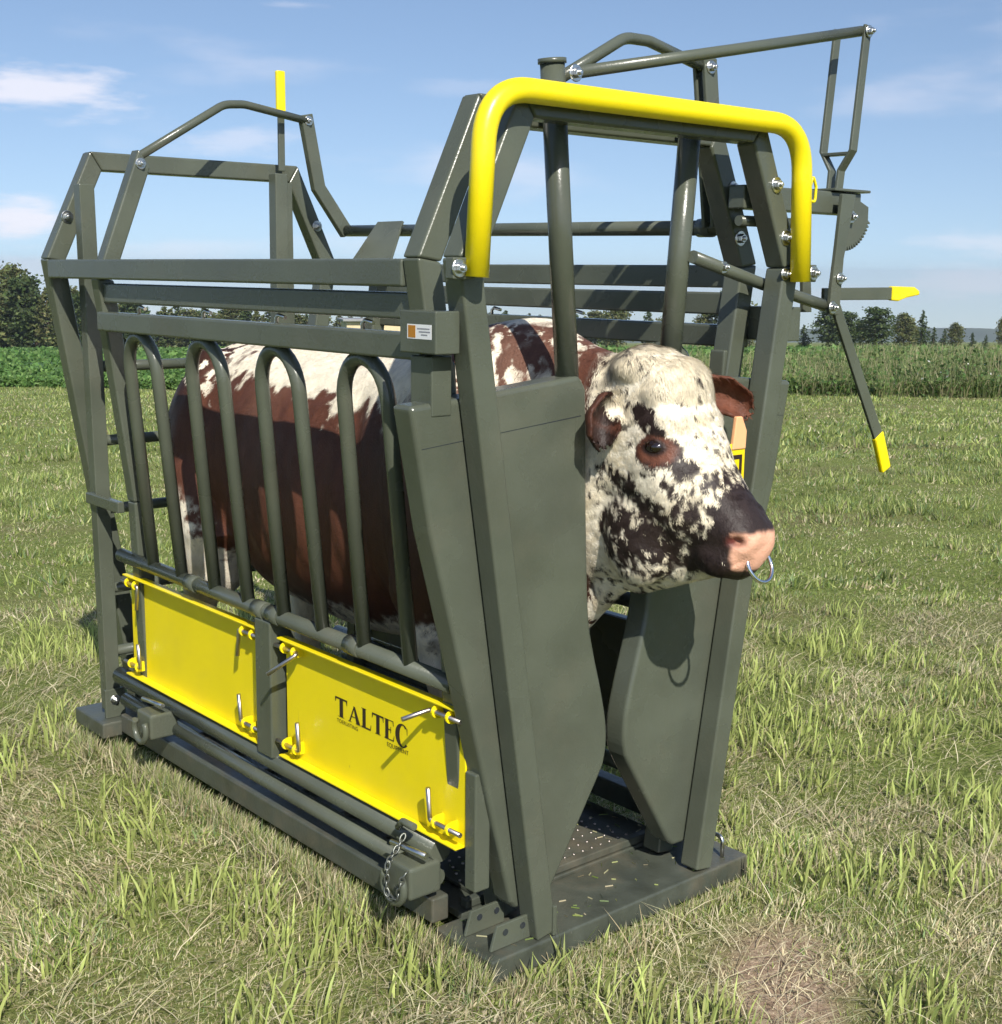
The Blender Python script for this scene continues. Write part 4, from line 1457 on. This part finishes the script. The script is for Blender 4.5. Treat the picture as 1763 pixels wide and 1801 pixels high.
grass_layer('grass', 'mown mixed green and straw coloured grass close to the crush', 290000, 1.5, 7.5, math.radians(33), (.022, .070), (.0022, .0052), 2, .55, gamma=1.3)
grass_layer('grass', 'mown green grass of the middle field behind the crush', 150000, 7.2, 17, math.radians(29), (.035, .085), (.006, .012), 1, .3, gamma=1.15, dbase=.12, dmul=.45)
grass_layer('grass', 'mown pale green field reaching back to the tall crop', 150000, 16.5, 47, math.radians(27), (.05, .10), (.014, .030), 1, .2, gamma=1.3, dbase=.10, dmul=.40)
grass_layer('grass', 'short dense green and straw blades right in front of the crush', 120000, 1.5, 4.6, math.radians(33), (.018, .050), (.0020, .0042), 2, .6, gamma=1.05)
# blades standing close against the sills
n = 16000
yy = RNG.uniform(-.03, 2.3, n)
xx = -np.where(yy > 2.02, .54, .485) - np.abs(RNG.normal(0, .03, n))
fr = RNG.random(n) < .3
xx = np.where(fr, RNG.uniform(-.5, .5, n), xx)
yy = np.where(fr, -.03 - np.abs(RNG.normal(0, .025, n)), yy)
tone = np.where(RNG.random((n, 1)) < .5, G_GREEN[RNG.integers(0, 5, n)], G_DRY[RNG.integers(0, 4, n)]) * RNG.uniform(.7, 1.2, (n, 1))
tag(blades('edge_grass', xx, yy, RNG.uniform(.04, .105, n) * np.where(fr, .5, 1.), RNG.uniform(.0025, .005, n), RNG.uniform(.05, .8, n), tone, 2),
    'grass standing close against the base of the crush', 'grass', kind='stuff')
# taller broad tufts in front
x, y, d = view_pts(34000, 1.5, 7.0, math.radians(34), 1.2)
P = np.stack([x, y], 1)
tuft = (fbm(P, 4.2, 171, 2) > .56) & off_crush(x, y, .01)
dr, bare = dryness(x, y)
tuft &= bare < .35
x, y = x[tuft], y[tuft]
n = len(x)
tone = np.array([.38, .46, .14])[None] * RNG.uniform(.6, 1.3, (n, 1)) + np.array([.06, .02, .02])[None] * RNG.random((n, 1))
tag(blades('tall_grass_tuft', x, y, RNG.uniform(.06, .125, n), RNG.uniform(.005, .0095, n), RNG.uniform(.05, .6, n), tone, 3),
    'broad bright green grass tufts scattered in front of the crush', 'grass', kind='stuff')
# loose straw
x, y, d = view_pts(26000, 1.5, 7.0, math.radians(34), 1.3)
dr, bare = dryness(x, y)
ok = off_crush(x, y, .02) & (RNG.random(len(x)) < .25 + .75 * dr)
x, y = x[ok], y[ok]
n = len(x)
tone = G_DRY[RNG.integers(0, 4, n)] * RNG.uniform(.8, 1.3, (n, 1))
tag(blades('straw', x, y, RNG.uniform(.05, .16, n), RNG.uniform(.0018, .0036, n), RNG.uniform(.9, 1.22, n), tone, 3),
    'loose dry straw lying on the mown ground in front of the crush', 'straw', kind='stuff')


n = 190
cx_ = RNG.uniform(-.45, .45, n)
cy_ = RNG.uniform(.0, .6, n)
cl_ = RNG.uniform(.004, .014, n)
ca_ = RNG.uniform(0, 6.28, n)
cz_ = np.where(cy_ < .215, .0672, np.where((cy_ > .27) & (cy_ < .55) & (np.abs(cx_) < .27), .086, .0735))
okc = (cy_ > .01) & ((cy_ < .21) | (cy_ > .275)) & (np.abs(cx_) < np.where(cy_ < .22, .455, .37))
cx_, cy_, cl_, ca_, cz_ = cx_[okc], cy_[okc], cl_[okc], ca_[okc], cz_[okc]
n = len(cx_)
dv = np.stack([np.cos(ca_), np.sin(ca_), np.zeros(n)], 1) * cl_[:, None]
sv = np.stack([-np.sin(ca_), np.cos(ca_), np.zeros(n)], 1) * .0007
c0 = np.stack([cx_, cy_, cz_], 1)
VV = np.stack([c0 - dv - sv, c0 + dv - sv, c0 + dv + sv + np.array([0, 0, .003]), c0 - dv + sv + np.array([0, 0, .003])], 1).reshape(-1, 3)
bs = np.arange(n)[:, None] * 4
tag(mesh_arrays('grass_clippings', VV, [np.concatenate([bs, bs + 1, bs + 2, bs + 3], 1)], None, np.repeat(np.concatenate([G_DRY, G_GREEN])[RNG.integers(0, 9, n)], 4, 0) * .8, GRASS),
    'dry grass clippings scattered on the front plate and tread of the crush', 'clippings', kind='stuff')

# ------------------------------------------------------------------ crop strip and tall grass beyond the mown field
def ray_ground(px, row):
    """walk a sight line of the photograph out to the ground and give the place where it lands"""
    v = np.array(fw) + np.array(r2) * (px - 881.5) / 2316.9 - np.array(u2) * (row - 900.5) / 2316.9
    t = 2.0
    p = np.array(CAM_POS)
    for i in range(4000):
        q = p + v * t
        if q[2] <= ground_z(q[0], q[1]): break
        t *= 1.004
    return q


def at_dist(px, d):
    """ground place in the direction of a photo column at a distance"""
    v = np.array(fw) + np.array(r2) * (px - 881.5) / 2316.9
    v = v / np.hypot(v[0], v[1])
    x, y = CAM_POS[0] + v[0] * d, CAM_POS[1] + v[1] * d
    return np.array([x, y, float(ground_z(np.array(x), np.array(y)))])


EA, EB = ray_ground(-250, 679)[:2], ray_ground(1950, 702)[:2]
EDIR = (EB - EA) / np.linalg.norm(EB - EA)
ENRM = np.array([-EDIR[1], EDIR[0]])
if ENRM @ np.array([math.sin(YAW), math.cos(YAW)]) < 0: ENRM = -ENRM
ELEN = np.linalg.norm(EB - EA)


def strip(name, label, n, s0, s1, depth, hr, wr, cols, leaf, cat):
    s = RNG.uniform(s0, s1, n) * ELEN
    q = depth * RNG.random(n) ** 2.4
    edge = (vnoise(np.stack([s, s * 0], 1), .25, 5) - .5) * 1.6 + (vnoise(np.stack([s, s * 0], 1), 1.3, 15) - .5) * 1.0
    s = ELEN * .5 + (s - ELEN * .5) * (1 + q / 38)
    x = EA[0] + EDIR[0] * s + ENRM[0] * (q + edge)
    y = EA[1] + EDIR[1] * s + ENRM[1] * (q + edge)
    P = np.stack([x, y], 1)
    tone = cols[RNG.integers(0, len(cols), n)] * RNG.uniform(.65, 1.3, (n, 1)) * (.7 + .6 * fbm(P, .6, 181))[:, None]
    h = RNG.uniform(*hr, n) * (.45 + 1.05 * fbm(P, .35, 191)) 
    h = h * (.62 + .38 * sstep(0, 2.2, q + RNG.uniform(-.8, .8, n)))
    w = RNG.uniform(*wr, n) * (1 + q / 30)
    if leaf:
        z = ground_z(x, y) + h * RNG.random(n) ** .6
        a = RNG.normal(0, 1, (n, 3))
        b = RNG.normal(0, 1, (n, 3))
        a /= np.linalg.norm(a, axis=1, keepdims=True)
        b = b - a * (a * b).sum(1)[:, None]
        b /= np.linalg.norm(b, axis=1, keepdims=True)
        c = np.stack([x, y, z], 1)
        V = np.stack([c - a * w[:, None], c + b * w[:, None] * .6, c + a * w[:, None], c - b * w[:, None] * .6], 1).reshape(-1, 3)
        base = np.arange(n)[:, None] * 4
        o = mesh_arrays(name, V, [np.concatenate([base, base + 1, base + 2, base + 3], 1)], None, np.repeat(tone, 4, 0), CROP)
    else:
        o = blades(name, x, y, h, w, RNG.uniform(.05, .5, n), tone, 2)
    return tag(o, label, cat, kind='stuff')


C_CROP = np.array([[.06, .16, .035], [.085, .20, .045], [.05, .13, .035], [.10, .21, .05]])
C_TALL = np.array([[.10, .17, .045], [.15, .20, .07], [.22, .22, .10], [.07, .13, .04], [.30, .27, .15]])
def canopy(name, label, s0, s1, q0, q1, hfun, cols, cat, seed, ns=220, nq=46):
    """the closed top of a standing crop, rolling a little, as one sheet with a face down to the ground"""
    ss = np.linspace(s0, s1, ns) * ELEN
    qq = q0 + (q1 - q0) * np.linspace(0, 1, nq) ** 1.8
    S, Q = np.meshgrid(ss, qq)
    edge = (vnoise(np.stack([S.ravel(), S.ravel() * 0], 1), .25, 5).reshape(S.shape) - .5) * 1.6
    S = ELEN * .5 + (S - ELEN * .5) * (1 + Q / 38)
    X = EA[0] + EDIR[0] * S + ENRM[0] * (Q + edge)
    Y = EA[1] + EDIR[1] * S + ENRM[1] * (Q + edge)
    P = np.stack([X.ravel(), Y.ravel()], 1)
    Hh = hfun(P) * (.25 * np.clip(Q.ravel() - q0, 0, .6) / .6 + .75 * sstep(0, 6, Q.ravel() - q0))
    Z = ground_z(P[:, 0], P[:, 1]) + Hh - .05 * (Q.ravel() <= q0)
    V = np.stack([P[:, 0], P[:, 1], Z], 1)
    I = np.arange(ns * nq).reshape(nq, ns)
    Fq = np.stack([I[:-1, :-1], I[:-1, 1:], I[1:, 1:], I[1:, :-1]], -1).reshape(-1, 4)
    t = np.clip(fbm(P, 1.5, seed) * len(cols), 0, len(cols) - 1).astype(int)
    o = mesh_arrays(name, V, [Fq], None, cols[t] * RNG.uniform(.7, 1.25, (len(P), 1)), CROP)
    return tag(o, label, cat, kind='stuff')


C_CROP = np.array([[.10, .20, .05], [.135, .24, .062], [.08, .16, .046], [.165, .265, .08]])
C_TALL = np.array([[.14, .20, .06], [.20, .24, .09], [.27, .26, .13], [.10, .165, .052], [.36, .33, .19]])
canopy('field_crop', 'closed green top of the leafy crop field on the left', -.3, .60, .5, 185, lambda P: .34 + .22 * fbm(P, .5, 3), C_CROP, 'crop', 7)
strip('field_crop', 'dense bright green leafy crop standing behind the mown field on the left', 100000, -.2, .60, 150, (.40, .72), (.05, .10), C_CROP, True, 'crop')
canopy('tall_grass', 'closed top of the uncut grass field on the right', .56, 1.3, .8, 190, lambda P: .35 + .40 * fbm(P, .4, 13), C_TALL, 'grass', 17)
strip('tall_grass', 'uncut tall grass and weeds along the field edge on the right', 70000, .555, 1.15, 110, (.35, 1.25), (.012, .035), C_TALL, False, 'grass')
strip('weed_leaves', 'leafy green weeds growing through the tall grass on the right', 60000, .55, 1.15, 60, (.35, 1.0), (.035, .08), np.concatenate([C_CROP * .8, C_TALL[:2]]), True, 'weeds')
strip('weed_flowers', 'small white flowers among the tall grass on the right', 26, .86, .94, 5, (1.1, 1.3), (.03, .045), np.array([[.8, .8, .75]]), True, 'flowers')


# ------------------------------------------------------------------ trees
def tree_mesh(kind, seed, cols):
    """crown of small needle clumps on unit height 1; returns mesh"""
    g = np.random.default_rng(seed)
    C, S = [], []
    if kind == 'spruce':
        nb = 120
        for i in range(nb):
            h = .06 + .92 * (i / nb) ** .9
            L = (.27 * (1 - h) ** .75 + .012) * g.uniform(.4, 1.25)
            a = g.uniform(0, 6.283)
            m = max(4, int(22 * L / .2))
            t = g.random(m) ** .7
            p = np.stack([np.cos(a) * L * t, np.sin(a) * L * t, h - .10 * L * t + .06 * t * t * L], 1)
            C.append(p + g.normal(0, .010, (m, 3)))
            S.append(g.uniform(.013, .027, m))
    elif kind == 'pine':
        nb = 120
        for i in range(nb):
            h = .10 + .88 * g.random() ** .8
            prof = math.sin(math.pi * min(1, (h * .92 + .06))) ** .6
            L = .25 * prof * g.uniform(.15, 1.12)
            a = g.uniform(0, 6.283)
            m = 26
            ctr = np.array([np.cos(a) * L, np.sin(a) * L, h])
            C.append(ctr + g.normal(0, 1, (m, 3)) * np.array([.045, .045, .028]))
            S.append(g.uniform(.014, .028, m))
            t = g.random(8)
            C.append(np.stack([np.cos(a) * L * t, np.sin(a) * L * t, h - .05 * (1 - t)], 1) + g.normal(0, .012, (8, 3)))
            S.append(g.uniform(.009, .016, 8))
    else:
        nb = 55
        for i in range(nb):
            v = g.normal(0, 1, 3)
            v /= np.linalg.norm(v)
            r = g.uniform(.45, 1.0)
            ctr = np.array([v[0] * .36 * r, v[1] * .36 * r, .52 + v[2] * .42 * r])
            C.append(ctr + g.normal(0, 1, (32, 3)) * .058)
            S.append(g.uniform(.014, .03, 32))
    C = np.concatenate(C)
    S = np.concatenate(S)
    n = len(C)
    a = g.normal(0, 1, (n, 3))
    a /= np.linalg.norm(a, axis=1, keepdims=True)
    b = g.normal(0, 1, (n, 3))
    b = b - a * (a * b).sum(1)[:, None]
    b /= np.linalg.norm(b, axis=1, keepdims=True)
    V = np.stack([C - a * S[:, None] * 1.3, C + b * S[:, None] * .7, C + a * S[:, None] * 1.3, C - b * S[:, None] * .7], 1).reshape(-1, 3)
    base = np.arange(n)[:, None] * 4
    tone = cols[g.integers(0, len(cols), n)] * g.uniform(.6, 1.35, (n, 1)) * (.75 + .5 * vnoise(C, 9, seed))[:, None]
    return V, np.concatenate([base, base + 1, base + 2, base + 3], 1), np.repeat(tone, 4, 0)


C_DARKG = np.array([[.055, .09, .028], [.075, .11, .035], [.10, .13, .045], [.045, .07, .027]])
C_OLIVE = np.array([[.11, .135, .048], [.14, .15, .055], [.09, .115, .038], [.17, .165, .07]])
TREES = {}
def tree_proto(key, kind, seed, cols):
    V, Q, t = tree_mesh(kind, seed, cols)
    o = mesh_arrays('crown', V, [Q], None, t, LEAF)
    me = o.data
    bpy.data.objects.remove(o)
    bm = bmesh.new()
    g = random.Random(seed)
    sweep_bm(bm, [(0, 0, -.03), (g.uniform(-.01, .01), .004, .3), (0, g.uniform(-.01, .01), .65), (0, 0, .94)], [.022, .017, .010, .002], 8)
    for k in range(7):
        h, a = g.uniform(.2, .8), g.uniform(0, 6.28)
        L = .16 * (1 - h * .6)
        sweep_bm(bm, [(0, 0, h), (math.cos(a) * L, math.sin(a) * L, h + .05)], [.007, .002], 5)
    tm = bpy.data.meshes.new('trunk')
    bm.to_mesh(tm)
    bm.free()
    tm.materials.append(BARK)
    TREES[key] = (me, tm)

tree_proto('spruce_a', 'spruce', 3, C_DARKG)
tree_proto('spruce_b', 'spruce', 5, C_DARKG)
tree_proto('spruce_c', 'spruce', 21, C_OLIVE)
tree_proto('pine_a', 'pine', 7, C_OLIVE)
tree_proto('pine_b', 'pine', 9, C_DARKG)
tree_proto('pine_c', 'pine', 13, C_OLIVE)
tree_proto('bush_a', 'bush', 15, C_OLIVE)


def tree(key, name, px, top_row, d, label, group=None, wide=1.0):
    p = at_dist(px, d)
    base_row = 601 + 2316.9 * 1.41 / d
    H = (base_row - top_row) / 2316.9 * d
    e = empty(name, p)
    e.scale = (H * wide, H * wide, H)
    e.rotation_euler[2] = random.uniform(0, 6.28)
    tag(e, label, 'tree', group)
    for nm, me in zip(('crown', 'trunk'), TREES[key]):
        o = bpy.data.objects.new(nm, me)
        COL.objects.link(o)
        o.parent = e
    return e


GRPL = 'dark trees massed behind the crop on the left'
LABL = 'dark evergreen in the dense stand behind the green crop left of the crush'
for i, (px, top) in enumerate(((-60, 470), (-25, 500), (2, 468), (28, 500), (42, 478), (62, 492), (80, 505), (100, 508), (122, 500), (140, 512), (160, 520), (182, 515), (205, 528), (-95, 490),
                               (228, 535), (250, 528), (272, 540), (15, 520), (110, 525), (175, 535))):
    k = ('pine_b', 'spruce_a', 'spruce_c', 'spruce_b', 'pine_c')[i % 5]
    tree(k, 'evergreen_tree', px, top, 215 + (i * 37) % 40, LABL, GRPL, 1.25 if k.startswith('pine') else 1.1)
GRPM = 'far trees seen through the rails of the crush'
LABM = 'far evergreen showing between the rails in the middle of the crush'
for i, (px, top) in enumerate(((290, 548), (312, 542), (355, 556), (395, 552), (432, 550), (470, 552), (498, 545), (528, 552), (562, 556), (600, 550), (640, 556), (680, 553), (720, 550), (835, 556), (925, 550), (968, 556), (1008, 552), (300, 538), (325, 530), (345, 545), (368, 535), (385, 548), (405, 533), (422, 540), (440, 528), (458, 545), (480, 540), (510, 548), (545, 550), (580, 545), (620, 552), (770, 548),
                               (800, 552), (860, 548), (885, 545), (905, 556), (945, 553), (990, 548), (1022, 556), (1040, 548), (1060, 556))):
    k = ('spruce_a', 'spruce_c', 'spruce_b', 'pine_a')[i % 4]
    tree(k, 'evergreen_tree', px, top, 260 + (i * 53) % 60, LABM, GRPM, 1.7 if k == 'pine_a' else 1.45)
SING = [('pine_c', 1078, 532, 250, 1.2, 'pointed tree behind the rails just left of the far gate pipe'),
        ('spruce_b', 1130, 545, 260, 1.2, 'low dark tree behind the rails touching the far gate pipe'),
        ('bush_a', 1155, 552, 250, 1.0, 'round tree behind the far gate pipe above the head of the bull'),
        ('pine_a', 1232, 545, 240, 1.3, 'bushy olive tree between the far gate pipe and the far posts'),
        ('pine_c', 1278, 505, 235, 1.1, 'tallest thin tree rising beside the far inner post'),
        ('bush_a', 1305, 560, 230, 1.0, 'broad olive shrub tree between the two far posts'),
        ('spruce_a', 1398, 572, 240, 1.3, 'small dark tree just right of the far front post'),
        ('pine_b', 1440, 545, 235, 1.5, 'wide dark tree behind the drop lever handle'),
        ('pine_b', 1472, 552, 240, 1.3, 'dark tree right behind the drop lever handle'),
        ('bush_a', 1496, 563, 260, .9, 'small tree left of the round dark tree on the right'),
        ('pine_b', 1521, 545, 230, 1.75, 'round full dark tree standing alone right of the lever'),
        ('pine_c', 1570, 556, 250, 1.4, 'olive tree left of the thin pointed spruce on the right'),
        ('spruce_a', 1601, 549, 255, .95, 'thin pointed dark spruce on the right'),
        ('bush_a', 1588, 572, 270, 1.0, 'low grey green tree beside the thin pointed spruce'),
        ('spruce_b', 1622, 577, 290, 1.0, 'small low spruce right of the thin pointed spruce'),
        ('spruce_a', 1640, 580, 300, 1.1, 'faint low tree in the gap on the right'),
        ('pine_c', 1659, 572, 280, 1.3, 'lone olive tree in the gap on the right'),
        ('spruce_b', 1688, 586, 320, 1.2, 'very low far tree below the hill on the right'),
        ('spruce_a', 1712, 590, 330, 1.2, 'lowest far tree near the right edge'),
        ('pine_c', 1743, 560, 235, .9, 'tree near the right edge of the picture'),
        ('pine_a', 1775, 556, 225, .9, 'loose tree cut by the right edge of the picture')]
for k, px, top, d, wd, lb in SING:
    tree(k, 'field_tree', px, top, d, lb, None, wd)

# cream shed glimpsed over the back of the bull
sp_ = at_dist(690, 95)
shed = empty('farm_shed', sp_)
shed.rotation_euler[2] = -YAW + .25
tag(shed, 'cream walled shed glimpsed between the rails above the back of the bull', 'shed')
box('wall', (-3.2, 0, -.3), (2.2, 3, 2.9), CREAM, shed, .02)
box('roof', (-3.5, -.35, 2.91), (2.5, 3.3, 3.05), ROOFM, shed, .02)
box('door', (-1.1, -.05, -.2), (-.2, -.003, 2.0), DARKW, shed, .01)
wi = box('window', (.5, -.04, 1.0), (1.5, -.003, 1.9), ROOFM, shed, .01)
box('pane', (.57, -.055, 1.07), (1.43, -.0415, 1.83), DARKW, wi, .005)

# far hills on the horizon
bmx = []
NH = 90
hv, hf = [], []
for i in range(NH):
    px = -900 + i * 42
    d0 = 3000
    p = at_dist(px, d0)
    rise = 4 + 12 * float(vnoise(np.array([[i * .13, 3.]]), 1., 4)[0]) + 6 * float(vnoise(np.array([[i * .6, 9.]]), 1., 8)[0])
    if px > 1300: rise += 12 * math.exp(-((px - 1480) / 220) ** 2)
    dirv = np.array([p[0] - CAM_POS[0], p[1] - CAM_POS[1]])
    dirv /= np.linalg.norm(dirv)
    zc = CAM_POS[2] + d0 * -.0528
    zc = p[2]
    hv += [(p[0] - dirv[0] * 150, p[1] - dirv[1] * 150, zc - 30), (p[0], p[1], zc + rise * 1.5), (p[0] + dirv[0] * 300, p[1] + dirv[1] * 300, zc - 60)]
for i in range(NH - 1):
    a, b = i * 3, (i + 1) * 3
    hf += [(a, b, b + 1, a + 1), (a + 1, b + 1, b + 2, a + 2)]
hme = bpy.data.meshes.new('hills')
hme.from_pydata(hv, [], hf)
hme.polygons.foreach_set('use_smooth', [True] * len(hme.polygons))
HILLM = pmat('wooded_hill', (.06, .085, .05), rough=.95, var=.3, vscale=.01)
tag(link('hills', hme, HILLM), kind='structure')

# ------------------------------------------------------------------ air
hz = bpy.data.materials.new('summer_haze')
hz.use_nodes = True
hn = hz.node_tree
hn.nodes.remove(hn.nodes['Principled BSDF'])
pv = hn.nodes.new('ShaderNodeVolumePrincipled')
pv.inputs['Color'].default_value = (.80, .88, 1.0, 1)
pv.inputs['Density'].default_value = .00016
pv.inputs['Anisotropy'].default_value = .2
hn.links.new(pv.outputs['Volume'], hn.nodes['Material Output'].inputs['Volume'])
hb = bmesh.new()
bmesh.ops.create_cube(hb, size=1, matrix=Matrix.Translation((0, 0, (26 - 194) / 2)) @ Matrix.Diagonal((7600, 7600, 220, 1)))
hme2 = bpy.data.meshes.new('haze')
hb.to_mesh(hme2)
hb.free()
tag(link('haze', hme2, hz), kind='stuff')
